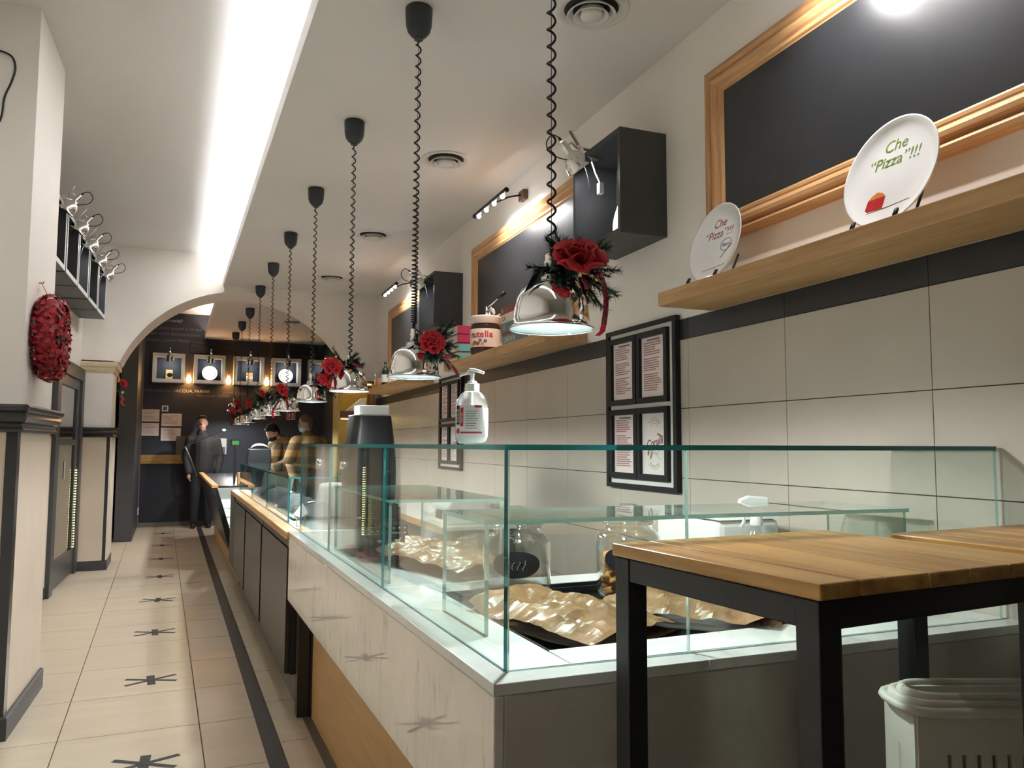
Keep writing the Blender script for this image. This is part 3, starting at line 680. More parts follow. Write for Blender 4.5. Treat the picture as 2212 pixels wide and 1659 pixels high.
# sanitiser bottle on the glass top
sb = thing('sanitizer_bottle', 'clear pump bottle of hand gel with red and white label on glass', 'bottle', (.672,1.80,ZG+.0115), (0,0,-.35))
def obl(prof, n=36, ax=1.0, ay=.62): return Matrix.Diagonal((ax,ay,1,1))
m = MB(); m.M = obl(0); m.lathe([(0,.001),(.026,.001),(.036,.006),(.040,.02),(.041,.05),(.041,.085),(.037,.107),(.028,.121),(.017,.129),(.0165,.133)], 36); m.build('bottle_body', 'plastic_clear', sb, smooth=True)
m = MB(); m.M = obl(0); m.lathe([(0,.003),(.025,.003),(.0345,.008),(.0385,.02),(.0395,.05),(.0395,.082),(.038,.088),(0,.088)], 36); m.build('gel', 'gel_white', sb, smooth=True)
m = MB(); m.lathe([(0,.128),(.0165,.128),(.0175,.131),(.0175,.147),(.012,.149),(.011,.153),(.005,.155),(.0045,.163),(.006,.172),(0,.173)], 24); m.build('pump_collar', 'gel_white', sb, smooth=False)
m = MB(); m.grid(lambda u, v: ((-.031+.060*u), (v-.5)*.016*(1-.5*abs(u-.4)), .172+.010*math.sin(PI*min(1,.15+u*.8))-.006*u*0-(.010*(1-u) if u < .3 else 0)), 14, 6); m.build('pump_head', 'gel_white', sb, smooth=True, solid=.006)
m = MB(); m.tube([(0,0,.02),(0,0,.13)], .003, 8); m.build('dip_tube', 'gel_white', sb)
def on_bottle(x, z, off=.0006):    # point on the front of the oblong body
    r = .0412+off; t = max(-1,min(1,x/r)); return (x, -.62*r*math.sqrt(max(.0,1-t*t)), z)
def blabel(name, x0, x1, z0, z1, mat, off):
    m = MB(); m.grid(lambda u, v: on_bottle(x0+(x1-x0)*u, z0+(z1-z0)*v, off), 10, 2); return m.build(name, mat, sb, smooth=True)
blabel('label', -.036, .026, .022, .094, 'label_white', .0006); blabel('label_band', -.037, -.030, .047, .093, 'label_black', .0010); blabel('label_band', -.028, -.021, .043, .088, 'label_red', .0010)
blabel('label_band', -.028, .024, .026, .030, 'label_red', .0010); blabel('label_band', .006, .023, .088, .094, 'label_red', .0011); blabel('label_badge', -.037, -.030, .026, .037, 'label_red', .0011)
for k in range(8): blabel('label_line', -.016, -.016+.030-.006*((k*3)%4)/3, .038+.0058*k, .0392+.0058*k, 'ink_dark', .0010)
def bt(body, x, z, size, mat):
    p = on_bottle(x, z, .0016); t = p[0]/.042; ang = math.atan2(t*.62, math.sqrt(max(.01,1-t*t)))
    text('lettering', body, size, mat, sb, Matrix.Translation(p) @ Matrix.Rotation(ang,4,'Z') @ Matrix.Rotation(PI/2,4,'X') @ Matrix.Rotation(PI/2,4,'Z'), ex=.0001)
bt('OXALIS', -.0335, .068, .0098, 'label_white'); bt('SANI GEL', -.0245, .064, .0062, 'label_white')
# red tray with holders
tr = thing('serving_tray', 'red plastic tray behind the front glass', 'tray', (.80,3.08,ZM))
m = MB(); N = 28
def rr(u, s, z): a = 2*PI*u; c, q = math.cos(a), math.sin(a); e = .35; return (s*.145*math.copysign(abs(c)**e,c), s*.20*math.copysign(abs(q)**e,q), z)
prof = [(.0,.004),(.90,.004),(.97,.014),(1.0,.022),(1.03,.022),(1.03,.017),(.985,.006),(.93,0),(0,0)]
m.grid(lambda u, v: rr(u, *prof[min(8,int(round(v*8)))]), N, 8); m.build('tray_pan', 'red_tray', tr, smooth=True)
def holder(label, x, y, h, w):
    t = thing('cutlery_holder', label, 'cutlery holder', (x,y,ZM+.007), group='black cutlery holders on the red tray')
    m = MB(); m.box(-w/2,w/2,-w/2,w/2,0,h); m.build('holder_box', 'black_plastic', t, bevel=.006)
    m = MB()
    for k in range(3):
        for q in range(3): m.ball((-w*.3+w*.3*k, -w/2-.0006, h*.55+.018*q), (.0035,.0012,.0035), 8, 5); m.ball((-w/2-.0006, -w*.3+w*.3*k, h*.55+.018*q), (.0012,.0035,.0035), 8, 5)
    m.build('peg_dots', 'label_white', t, smooth=True)
    rnd = random.Random(int(x*1000+y*77)); m = MB()
    for k in range(9):
        xx, yy = rnd.uniform(-w*.35,w*.35), rnd.uniform(-w*.35,w*.35); hh = h+rnd.uniform(.06,.11); tw = rnd.uniform(-.02,.02)
        m.add([(xx-.014,yy,h*.6),(xx+.014,yy+.004,h*.6),(xx+.016+tw,yy+.004,hh),(xx-.014+tw,yy,hh-.01)], [(0,1,2,3)])
    m.build('plastic_sachets', 'plastic_clear', t)
holder('tall black cutlery holder near the glass corner of the red tray', .735, 3.02, .11, .075)
holder('tall black cutlery holder at the middle of the red tray', .83, 3.06, .12, .075)
holder('tall black cutlery holder at the far side of the red tray', .74, 3.19, .13, .085)
holder('tall black cutlery holder at the far right of the red tray', .85, 3.20, .12, .08)
for k, (x, y, z, lab) in enumerate(((.725,2.915,.006,'small black box with white bird mark, left on the red tray'), (.79,2.915,.006,'small black box with white bird mark, middle of the red tray'), (.725,2.92,.056,'small black box stacked on the left box of the red tray'), (.79,2.92,.056,'small black box stacked on the middle box of the red tray'), (.86,2.94,.006,'small black box with white bird mark, right on the red tray'), (.90,3.02,.006,'black flared cup standing at the tray right edge'))):
    t = thing('napkin_box', lab, 'box', (x,y,ZM+z+.001), group='small black boxes on the red tray')
    m = MB(); m.box(-.028,.028,-.026,.026,0,.046); m.build('box_body', 'black_plastic', t, bevel=.003)
    m = MB(); m.M = Matrix.Translation((0,-.0268,.022)) @ Matrix.Rotation(PI/2,4,'X'); m.prism([(-.014,0),(-.010,-.006),(.004,-.007),(.010,-.001),(.010,.006),(.014,.008),(.009,.010),(.006,.006),(.004,.001),(-.006,.003)], -.0002, .0002); m.build('bird_mark', 'label_white', t)
    if k < 2: pass
# items at the back of the near end: white box and spray bottle, work counter along the wall
wc = thing('wall_worktop', 'wood-edged worktop along the tiled wall behind the counter', 'worktop')
m = MB(); m.M = RW; m.box(4.80,8.9,.012,.50,.78,.80); m.build('top_board', 'white_plastic', wc)
m = MB(); m.M = RW; m.box(4.80,8.9,.50,.52,.76,.80); m.build('front_edge', 'counter_wood', wc)
m = MB(); m.M = RW; m.box(4.82,8.88,.014,.46,.02,.78); m.build('cabinet_body', 'plinth_grey', wc)
bx = thing('white_container', 'white plastic tub with curved lid against the tiled wall', 'container', tuple(rw(2.30,.27,ZM)), RROT)
m = MB(); m.prism([(-.185,0),(.185,0),(.19,.195),(-.19,.195)], -.12, .12, Matrix.Rotation(PI/2,4,'X')); m.build('tub', 'white_plastic', bx, bevel=.02)
m = MB(); m.prism([(-.195,.196),(.195,.196),(.185,.206),(.07,.218),(-.07,.218),(-.185,.206)], -.125, .125, Matrix.Rotation(PI/2,4,'X')); m.build('lid', 'white_enamel', bx, bevel=.004)
sp = thing('spray_bottle', 'white trigger spray bottle with blue liquid beside the white tub', 'bottle', tuple(rw(2.03,.31,ZM)), (0,0,-.4)); sp.scale = (1.2,1.2,1.2)
m = MB(); m.lathe([(0,.001),(.032,.001),(.036,.006),(.036,.075),(.030,.11),(.020,.135),(.0135,.15),(.0135,.158)], 28); m.build('bottle_body', 'plastic_clear', sp, smooth=True)
m = MB(); m.lathe([(0,.004),(.030,.004),(.034,.008),(.034,.05),(0,.05)], 28); m.build('liquid', 'blue_liquid', sp, smooth=True)
m = MB(); m.lathe([(.016,.156),(.0165,.16),(.015,.178),(.012,.182),(0,.182)], 20); m.build('collar', 'white_plastic', sp, smooth=True)
m = MB(); m.prism([(-.045,.205),(-.045,.222),(-.02,.232),(.03,.228),(.032,.205),(.016,.20),(.014,.18),(-.014,.18),(-.018,.198)], -.012, .012, Matrix.Rotation(PI/2,4,'X')); m.build('spray_head', 'white_plastic', sp, bevel=.004)
m = MB(); m.tube([(-.024,0,.20),(-.034,0,.185),(-.032,0,.165),(-.04,0,.15)], .005, 8); m.build('trigger', 'white_plastic', sp, smooth=True)
dv = thing('white_device', 'flat white appliance with a label on the worktop by the wall', 'appliance', tuple(rw(5.15,.30,.80)), RROT)
m = MB(); m.prism([(-.14,0),(.14,0),(.14,.11),(.05,.20),(-.14,.20)], -.20, .20, Matrix.Rotation(PI/2,4,'X') @ Matrix.Rotation(PI/2,4,'Y')); m.build('casing', 'white_plastic', dv, bevel=.01)
m = MB(); m.box(-.10,.06,.141,.1425,.03,.09); m.build('rating_label', 'plinth_grey', dv)
# black appliance with white box on top, at the end of the glass
ap = thing('black_appliance', 'rounded black appliance behind the far end of the glass', 'appliance', (.985,4.22,ZM))
m = MB()
def sh_(u, v):
    h = .605*v if False else .585*v; w = .133-.030*max(0,(v-.55)/.45)**1.3; d = .12-.02*v; a = 2*PI*u; e = .35
    return (w*math.copysign(abs(math.cos(a))**e, math.cos(a)), d*math.copysign(abs(math.sin(a))**e, math.sin(a)), h)
m.grid(sh_, 32, 10); m.add([sh_(i/32,1) for i in range(32)], [tuple(range(32))]); m.build('housing', 'device_black', ap, smooth=False)
smooth_by_angle(ap.children[0], .7)
m = MB(); m.box(-.10,.10,-.075,.075,.586,.59); m.build('rim_line', 'white_metal', ap)
m = MB(); m.box(-.082,.082,-.06,.06,0,.05); wb = m.build('white_box', 'white_plastic', bevel=.003); wb.location = (.995,4.22,ZM+.591); tag(wb, 'white carton resting on top of the black appliance', 'box')
# contents of the low glass case
for k, (y, lab) in enumerate(((5.0,'grey tray of wrapped food nearest in the low glass case'), (5.9,'grey tray of wrapped food in the middle of the low case'), (6.8,'grey tray of wrapped food at the far end of the low case'))):
    t = thing('food_tray', lab, 'tray', (.80,y,.889), group='trays in the low glass case')
    m = MB(); m.box(-.15,.15,-.38,.38,0,.012); m.build('tray_pan', 'tray_dark', t, bevel=.004)
    rnd = random.Random(k)
    for q in range(4):
        m = MB(); yy = -.27+.18*q; s = rnd.random()*9
        m.grid(lambda u, v: (-.12+.24*u, yy-.075+.15*v, .014+.075*math.sin(PI*u)**.6*math.sin(PI*v)**.6+.014*noise.noise(Vector((u*5+s,v*5,q)))), 12, 10)
        m.build('wrapped_loaf', 'plastic_clear' if q == 1 else 'cloth_grey', t, smooth=True)
for k, (y, x, lab) in enumerate(((6.75,.70,'pale green wrapping sheet propped in the low glass case'), (4.72,.80,'white paper sheet propped behind the low case end pane'))):
    m = MB(); m.grid(lambda u, v: (x-.02+.25*u+.02*v, y+.05*math.sin(2*u+k)-.10*v+(0 if k else .5*u*0), .89+.20*v+.01*math.sin(5*u)), 8, 6)
    tag(m.build('paper_sheet', 'paper_green' if k == 0 else 'paper', solid=.001, smooth=True), lab, 'paper sheet')
nk = thing('paper_napkin_stand', 'crumpled white napkin in a small clear stand by the wood edge', 'napkin', (.645,4.30,.889))
m = MB(); m.box(-.022,.022,-.022,.022,0,.045); m.build('stand', 'plastic_clear', nk)
m = MB(); m.add([(-.04,0,.06),(.01,.02,.12),(.035,-.01,.07),(-.0,-.02,.045),(.0,.03,.05)], [(0,1,4),(0,3,1),(1,2,4),(1,3,2)]); m.build('napkin', 'paper', nk)

# ================================================================== PENDANT LAMPS AND THEIR CHRISTMAS SPRAYS
PX, PYS = .878, [1.78,3.01,4.25,5.51,6.78,8.01,9.24,10.50,11.72,12.91]
RIMZ = [1.612,1.585,1.605,1.611,1.597,1.602,1.601,1.590,1.60,1.83]
ORD = ['nearest','second','third','fourth','fifth','sixth','seventh','eighth','ninth','last']
SHADE = [(.1075,0),(.1085,.003),(.104,.007),(.0985,.014),(.0965,.03),(.094,.055),(.089,.080),(.078,.100),(.060,.114),(.040,.121),(.034,.122),(.0335,.124)]
COLLAR = [(.0335,.124),(.0345,.126),(.0345,.137),(.032,.139),(.018,.140),(.0175,.165),(.019,.167),(.019,.176),(.0165,.178),(.0165,.193),(.010,.197),(.004,.198),(0,.198)]
cap_p = [(0,-.001),(.052,-.001),(.056,-.006),(.0555,-.03),(.053,-.075),(.046,-.100),(.032,-.118),(.019,-.127),(.019,-.134),(0,-.135)]
def pendant(i):
    y, rz, far = PYS[i], RIMZ[i], i > 4
    ztop = ZC if y < YA0 else 3.055
    lab = 'chrome dome pendant lamp on a coiled black cord, %s from the tables' % ORD[i] if i not in (0, 9) else ('chrome dome pendant lamp nearest the tables, over the glass case' if i == 0 else 'chrome dome pendant lamp farthest from the tables, hung highest')
    t = thing('pendant_lamp', lab, 'pendant lamp', (PX,y,rz), group='chrome pendant lamps above the counter')
    n = 20 if far else 40
    m = MB(); m.lathe(SHADE, n); m.build('shade', 'chrome', t, smooth=True)
    m = MB(); m.lathe([(r-.002,z+.001) for r, z in SHADE[1:-2]]+[(.0,.118)], n); m.build('shade_lining', 'lining', t, smooth=True)
    m = MB(); m.lathe(COLLAR, n//2); smooth_by_angle(m.build('neck', 'chrome', t), .7)
    m = MB(); m.ball((0,0,.040), (.034,.034,.030), 16, 10); m.cyl((0,0,.062), (0,0,.115), .016, n=12); m.build('bulb', 'bulb_pendant', t, smooth=True)
    m = MB(); m.lathe([(r,z+ztop-rz) for r, z in cap_p], n//2+6); smooth_by_angle(m.build('ceiling_rose', 'cap_grey', t), .9)
    z0, z1 = .197, ztop-rz-.134
    m = MB(); m.cyl((0,0,z0), (0,0,z1), .0011, n=4); m.build('steel_wire', 'cord_black', t)
    # coil, tighter near the lamp
    pts = []; z = z1; a = 0.0; npt = 8 if far else 12; tight = {0:.0,1:.85,2:.35}.get(i,.3); amp = .0105
    while z > z0:
        f = (z1-z)/(z1-z0); pit = .046*(1-tight*max(0,(f-.35)/.65)**.8) if i else .046
        r_ = amp*(1 if (z1-z) > .02 and (z-z0) > .02 else .4)
        pts.append((r_*math.cos(a)-(.004 if i == 1 else 0)*f, r_*math.sin(a), z)); a += 2*PI/npt; z -= pit/npt
    pts.append((0,0,z0))
    m = MB(); m.tube(pts, .0033, 4 if far else 6); m.build('coiled_cord', 'cord_black', t, smooth=True)
    spot('lamp_light', (0,0,-.006), (0,0,-1), PENDANT_W, (.97,.985,1.0), 3.0, .35, .03, t)
    return t
for i in range(10): pendant(i)

def petal(w, h, curl, cup, seed=0):
    m = MB()
    def fn(u, v):
        a = (u*2-1); wid = w*math.sin(PI*min(.93, .12+.62*v))
        x = a*wid*(1+.05*math.sin(7*a+seed)); z = h*(v-.10*a*a*v)
        y = -cup*(1-a*a)*math.sin(PI*v*.75) + curl*max(0,v-.55)**2*3 + .003*math.sin(5*a+seed)*v
        return (x, y, z)
    m.grid(fn, 8, 6); return m
ROSE = {}
def make_rose(par, loc, rot, size, mat, split):
    r = None
    if split:
        r = bpy.data.objects.new('rose', None); COL.objects.link(r); r.parent = par; r.location = loc; r.rotation_euler = rot; r.empty_display_size = .02
    big = MB(); rnd = random.Random(int(size*1e5))
    for ring, (n, rad, tilt, w, h, curl, cup) in enumerate(((2,.004,.05,.22,.50,.0,.12), (3,.06,.12,.30,.58,.02,.16), (4,.12,.26,.36,.64,.07,.17), (5,.18,.46,.42,.68,.15,.16), (6,.23,.74,.44,.70,.26,.14))):
        me = None
        for k in range(n):
            a = 2*PI*k/n+ring*.7+rnd.uniform(-.1,.1)
            T = Matrix.Rotation(a,4,'Z') @ Matrix.Translation((0,rad*size,-.05*ring*size)) @ Matrix.Rotation(-tilt+rnd.uniform(-.08,.08),4,'X')
            if split:
                if me is None:
                    pm = petal(w*size,h*size,curl*size,cup*size,ring); me = pm.mesh('petal', mat, True)
                o = link('petal', me, r, solid=.0012); o.matrix_local = T
            else:
                pm = petal(w*size,h*size,curl*size,cup*size,ring); big.M = T; big.add(pm.v, pm.f)
    if not split:
        big.M = None; o = big.build('rose', mat, par, smooth=True, solid=.0015); o.location = loc; o.rotation_euler = rot
def pine(par, twigs, seed, dens=46, ln=.022):
    rnd = random.Random(seed); m = MB(); st = MB()
    for p0, p1 in twigs:
        p0, p1 = Vector(p0), Vector(p1); st.tube([p0, (p0+p1)/2+Vector((0,0,.004)), p1], .0015, 4)
        d = (p1-p0); L_ = d.length; d.normalize()
        for k in range(dens):
            f = k/dens; q = p0+(p1-p0)*f; s = Vector((rnd.uniform(-1,1), rnd.uniform(-1,1), rnd.uniform(-1,1)))
            s = (s-d*s.dot(d)).normalized(); e = q+(s*.85+d*.55)*ln*rnd.uniform(.7,1.15); w = d.cross(s)*(.0017 if ln < .027 else .0026)
            m.add([q-w, q+w, e], [(0,1,2)])
    m.cur = 0; o = m.build('pine_needles', 'pine_green', par); o['kind'] = 'stuff'
    st.build('twigs', 'leaf_dark', par)
def ribbon(par, pts, w, mat, side=(1,0,0)):
    m = MB(); sd = Vector(side).normalized()*w/2; vs = []
    for p in pts: p = Vector(p); vs += [p-sd, p+sd]
    m.add(vs, [(2*i,2*i+1,2*i+3,2*i+2) for i in range(len(pts)-1)]); m.build('ribbon', mat, par, smooth=True, solid=.0006)
CR = Vector((rt.x, rt.y, 0)).normalized()
def spray(i, off, zc, roses, k, mat, extra=True, lab=''):
    # local frame: x to the viewer's right, y away, z up
    t = thing('rose_spray', lab, 'christmas spray', (PX+CR.x*off, PYS[i]+CR.y*off-.03, RIMZ[i]+zc), (0,0,-yaw), 'rose and pine sprays tied to the pendant lamps')
    rnd = random.Random(i*9+2); tw = []
    for q in range(int(46*min(1,k+.3))):
        a = rnd.uniform(0,2*PI); b_ = rnd.uniform(-.9,.9); r = rnd.uniform(.06,.125)*k
        d = Vector((math.cos(a)*math.cos(b_), math.sin(a)*math.cos(b_)*.55, math.sin(b_)*1.15))
        tw.append((d*.02, d*r+Vector((0,0,-.004))))
    pine(t, tw, i, 110 if i < 3 else 46 if i < 6 else 26, .024*k if i < 3 else .030)
    for (x, y, z, s, rx, ry) in roses: make_rose(t, (x,y,z), (rx,ry,.3*i), s, mat, i < 2)
    for (x, z) in ((.045,-.028),(-.035,.042)) if i < 5 else ((.03,-.03),):
        m = MB(); m.ball((x*k,-.055,z*k), .0085, 12, 8); m.build('gold_bauble', 'gold_ball', t, smooth=True)
    if extra:
        for q, (x, z, s) in enumerate(((-.08,.0,.05),(-.065,-.045,.045),(.06,.05,.04))):
            m = MB(); m.add([(x*k,-.03,z*k),(x*k-s*.5*k,-.045,z*k-s*.4*k),(x*k-s*.9*k,-.04,z*k-s*1.2*k),(x*k-s*.1*k,-.045,z*k-s*.7*k)], [(0,1,2,3)])
            m.build('leaf', 'leaf_dark', t, solid=.001)
    return t
t = spray(0, .048, .145, [(0,-.062,.012,.088,.75,.10)], 1.05, 'rose_red', lab='large red rose on pine sprigs tied to the nearest pendant lamp')
pts = [(.052,-.075,-.018),(.060,-.085,-.05),(.066,-.085,-.085),(.064,-.085,-.12),(.060,-.085,-.148)]
ribbon(t, pts, .013, 'ribbon_dots'); ribbon(t, [(.060,-.085,-.148),(.056,-.086,-.165),(.044,-.088,-.176)], .013, 'ribbon_pink')
ribbon(t, [(.01,-.07,-.03),(.018,-.072,-.045),(.022,-.07,-.06)], .012, 'ribbon_dots')
t = spray(1, .070, .125, [(-.005,-.062,.0,.066,1.25,.0)], .95, 'rose_red', lab='red rose on a tall pine tuft at the second pendant lamp')
ribbon(t, [(.03,-.07,-.04),(.055,-.075,-.05),(.085,-.07,-.05)], .014, 'ribbon_dots', (0,0,1)); ribbon(t, [(.035,-.07,-.045),(.06,-.075,-.07),(.085,-.07,-.10),(.10,-.07,-.125)], .014, 'ribbon_dots')
t = spray(2, -.035, .135, [(-.055,-.06,-.012,.072,1.0,-.3),(-.10,-.03,-.075,.05,1.2,-.5)], 1.0, 'rose_coral', lab='coral roses and pine on the left of the third pendant lamp')
ribbon(t, [(.05,-.05,.01),(.08,-.05,-.002),(.11,-.05,-.012)], .016, 'ribbon_dots', (0,0,1))
t = spray(3, .095, .11, [(.035,-.05,-.01,.055,1.2,.7)], .95, 'rose_coral', lab='narrow red rose beside pine on the right of the fourth pendant lamp')
ribbon(t, [(-.04,-.05,.01),(-.10,-.05,-.01),(-.15,-.05,-.045)], .014, 'ribbon_dots', (0,0,1))
t = spray(4, -.02, .13, [(-.01,-.07,.03,.085,1.0,.0)], 1.0, 'rose_coral', lab='big open coral rose in front of the fifth pendant lamp')
ribbon(t, [(-.02,-.08,-.05),(-.05,-.08,-.09),(-.07,-.08,-.13)], .018, 'ribbon_dots'); ribbon(t, [(-.07,-.08,-.13),(-.075,-.08,-.16),(-.068,-.08,-.19)], .02, 'ribbon_pink'); ribbon(t, [(.04,-.08,-.05),(.05,-.08,-.09),(.05,-.08,-.12)], .018, 'ribbon_dots')
spray(5, -.05, .15, [(-.02,-.06,.05,.06,1.1,0)], 1.1, 'rose_red', False, lab='small red rose and pine on the sixth pendant lamp')
spray(6, -.06, .12, [(-.03,-.06,.04,.075,1.1,0)], 1.1, 'rose_red', False, lab='square red rose and pine on the seventh pendant lamp')
spray(7, -.03, .10, [(-.05,-.06,.05,.06,1.1,0)], 1.2, 'rose_red', False, lab='red rose and pine on the eighth pendant lamp')
t = spray(8, -.06, .12, [(-.03,-.06,.06,.085,1.1,0)], 1.2, 'rose_red', False, lab='red rose with hanging ribbon on the ninth pendant lamp')
ribbon(t, [(-.03,-.07,.02),(-.03,-.07,-.06),(-.03,-.07,-.14)], .025, 'ribbon_dots')
spray(9, .05, .05, [(.03,-.06,.06,.07,1.1,0)], 1.1, 'rose_red', False, lab='red rose and pine on the last and highest pendant lamp')

# ================================================================== RIGHT WALL
def rthing(name, label, cat, s, z, group=None, d=.0095): return thing(name, label, cat, tuple(rw(s,d,z)), RROT, group)
FP = [(0,0),(0,.020),(.006,.030),(.022,.034),(.034,.026),(.040,.018),(.044,.022),(.052,.034),(.066,.036),(.078,.028),(.086,.020),(.092,.022),(.102,.022),(.108,.014),(.117,.010),(.117,0)]
def wall_board(label, s0, s1, z0, z1):
    t = rthing('chalkboard', label, 'chalkboard', s0, z0, 'wood-framed chalkboards on the right wall', d=.0)
    W, H = s1-s0, z1-z0
    cs = [lambda w: (w,w), lambda w: (W-w,w), lambda w: (W-w,H-w), lambda w: (w,H-w)]
    for k in range(4):
        m = MB(); a, b_ = cs[k], cs[(k+1)%4]; vs = []
        for w, d in FP:
            p, q = a(w), b_(w); vs += [(p[0],d,p[1]), (q[0],d,q[1])]
        m.add(vs, [(2*i,2*i+1,2*i+3,2*i+2) for i in range(len(FP)-1)]); m.build('frame_side', 'pine_frame' if k % 2 == 0 else 'pine_frame_v', t)
    m = MB(); m.box(.112,W-.112,.002,.012,.112,H-.112); m.build('slate', 'black_board', t)
    return t
wall_board('wood-framed black chalkboard above the shelf with cartoon plates', .72, 2.667, 2.128, 2.860)
wall_board('wood-framed black chalkboard behind the nearest pendant lamp', 3.76, 5.730, 2.128, 2.835)
wall_board('wood-framed black chalkboard farthest along the right wall', 6.80, 8.700, 2.128, 2.825)
def picture_light(label, s, z, lit=True, n=4):
    t = rthing('picture_light', label, 'picture light', s, z, 'bar picture lights above the chalkboards', d=0)
    m = MB(); m.box(-.045,.045,0,.035,.05,.115); m.build('wall_bracket', 'shelf_brown', t, bevel=.004)
    m = MB(); m.tube([(0,.03,.085),(0,.12,.06),(0,.235,.0)], .006, 8); m.build('arm', 'black_plastic', t, smooth=True)
    m = MB(); m.cyl((-.305,.25,0), (.305,.25,0), .016, n=14); m.build('bar', 'black_plastic', t)
    for k in range(n):
        x = -.225+.15*k; m = MB(); m.ball((x,.247,-.019), .015, 12, 8); m.build('bulb', 'bulb_cool' if lit else 'bulb_unlit_glow', t, smooth=True)
        if lit: spot('picture_spot', (x,.245,-.036), (x,.0,-.30), PICTURE_W, (1,.97,.95), 2.3, .7, .012, t)
    return t
picture_light('bar picture light above the plate chalkboard', 1.70, 2.885)
picture_light('bar picture light with four globe bulbs behind the nearest pendant', 4.69, 2.872)
picture_light('slim bar picture light on the far chalkboard', 7.64, 2.858)
def cube_shelf(label, s0, s1, z0, z1, dep=.24, th=.022, mat='charcoal', group='dark cube shelves on the right wall'):
    t = rthing('cube_shelf', label, 'cube shelf', s0, z0, group, d=0); W, H = s1-s0, z1-z0
    for nm, bx_ in (('side_panel',(0,th,0,dep,0,H)), ('side_panel',(W-th,W,0,dep,0,H)), ('top_panel',(th,W-th,0,dep,H-th,H)), ('bottom_panel',(th,W-th,0,dep,0,th)), ('back_panel',(th,W-th,0,.008,th,H-th))):
        m = MB(); m.box(*bx_); m.build(nm, mat, t)
    return t
cube_shelf('dark grey cube shelf between the two near chalkboards', 3.0, 3.475, 2.258, 2.737)
cube_shelf('dark grey cube shelf behind the second pendant lamp', 6.03, 6.50, 2.258, 2.712)
def clamp_lamp(label, M4, lit, group, power=None, far=False):
    # local: clamp grips an edge at the origin, reflector hangs out along +y and looks down -z / back toward -y
    loc, q, s = M4.decompose()
    t = thing('clamp_lamp', label, 'clamp lamp', loc, q.to_euler(), group); t.scale = (1.22,1.22,1.22)
    m = MB(); m.add([(-.012,-.045,.004),(.012,-.045,.004),(.010,.05,.010),(-.010,.05,.010),(-.012,-.045,.008),(.012,-.045,.008),(.010,.05,.016),(-.010,.05,.016)], [(0,3,2,1),(4,5,6,7),(0,1,5,4),(1,2,6,5),(2,3,7,6),(3,0,4,7)])
    m.add([(-.012,-.045,-.030),(.012,-.045,-.030),(.010,.055,-.012),(-.010,.055,-.012),(-.012,-.045,-.026),(.012,-.045,-.026),(.010,.055,-.006),(-.010,.055,-.006)], [(0,3,2,1),(4,5,6,7),(0,1,5,4),(1,2,6,5),(2,3,7,6),(3,0,4,7)])
    m.bar((0,.03,.012), (0,.075,.075), .018, .006, (0,1,0)); m.cyl((-.013,.03,-.002), (.013,.03,-.002), .010, n=10); m.build('clamp', 'chrome_rough', t)
    m = MB(); m.tube([(0,.045,.01),(0,.07,.028),(0,.085,.015)], .0055, 8); m.ball((0,.086,.008), .010, 10, 6); m.build('ball_joint', 'chrome_rough', t, smooth=True)
    R = Matrix.Translation((0,.088,-.004)) @ Matrix.Rotation(2.45,4,'X')          # reflector axis
    m = MB(); m.M = R; n = 14 if far else 26; m.lathe([(.014,-.035),(.016,-.030),(.016,.012),(.020,.018),(.034,.030),(.046,.052),(.052,.078),(.0535,.092),(.0555,.093)], n); m.build('reflector', 'chrome_rough', t, smooth=True)
    m = MB(); m.M = R; m.ball((0,0,.060), (.022,.022,.026), 12, 8); m.cyl((0,0,.0), (0,0,.04), .012, n=10); m.build('bulb', 'bulb_cool' if lit else 'bulb_unlit_glow', t, smooth=True)
    e = R @ Vector((0,0,-.035)); m = MB(); m.cyl(e, R @ Vector((0,0,-.056)), .007, .005, n=8)
    e = R @ Vector((0,0,-.056)); m.tube(curve([e, e+Vector((.0,.03,.006)), e+Vector((.006,.05,-.03)), e+Vector((.01,.02,-.07)), Vector((.012,.03,-.05)), Vector((.012,.0,-.07)), Vector((.01,-.02,-.16))]), .0026, 5); m.build('flex', 'cord_black', t, smooth=True)
    if lit:
        a = R @ Vector((0,0,.085)); b_ = R @ Vector((0,0,.6)); spot('clamp_spot', a, b_, power or CLAMP_W, (.96,.97,1), 1.7, .6, .02, t)
    return t
c1 = clamp_lamp('chrome clamp lamp gripping the dark cube shelf beside the nearest pendant', RW @ TR(3.33,.235,2.738), True, 'clamp lamps on the right wall', power=1.0)
m = MB(); m.tube([(.01,-.02,-.02),(-.02,-.025,-.09),(-.05,-.03,-.14)], .003, 5); m.build('lead', 'white_plastic', c1); m = MB(); m.box(-.066,-.04,-.04,-.02,-.185,-.14); m.build('switch_box', 'white_metal', c1, bevel=.003)
clamp_lamp('lit chrome clamp lamp on the cube shelf behind the second pendant', RW @ TR(6.30,.235,2.713), True, 'clamp lamps on the right wall')
# plank shelves
def plank(label, s0, s1):
    m = MB(); m.box(0,s1-s0,0,.252,0,.055); o = m.build('wall_shelf', 'oak_shelf', bevel=.003); o.matrix_world = RW @ Matrix.Translation((s0,.0095,1.868))
    return tag(o, label, 'wall shelf', 'thick oak wall shelves')
plank('thick oak wall shelf carrying the cartoon plates', .75, 2.664); plank('thick oak wall shelf carrying books and a chocolate jar', 3.78, 5.667); plank('thick oak wall shelf farthest along the wall with bottles', 6.83, 8.60)
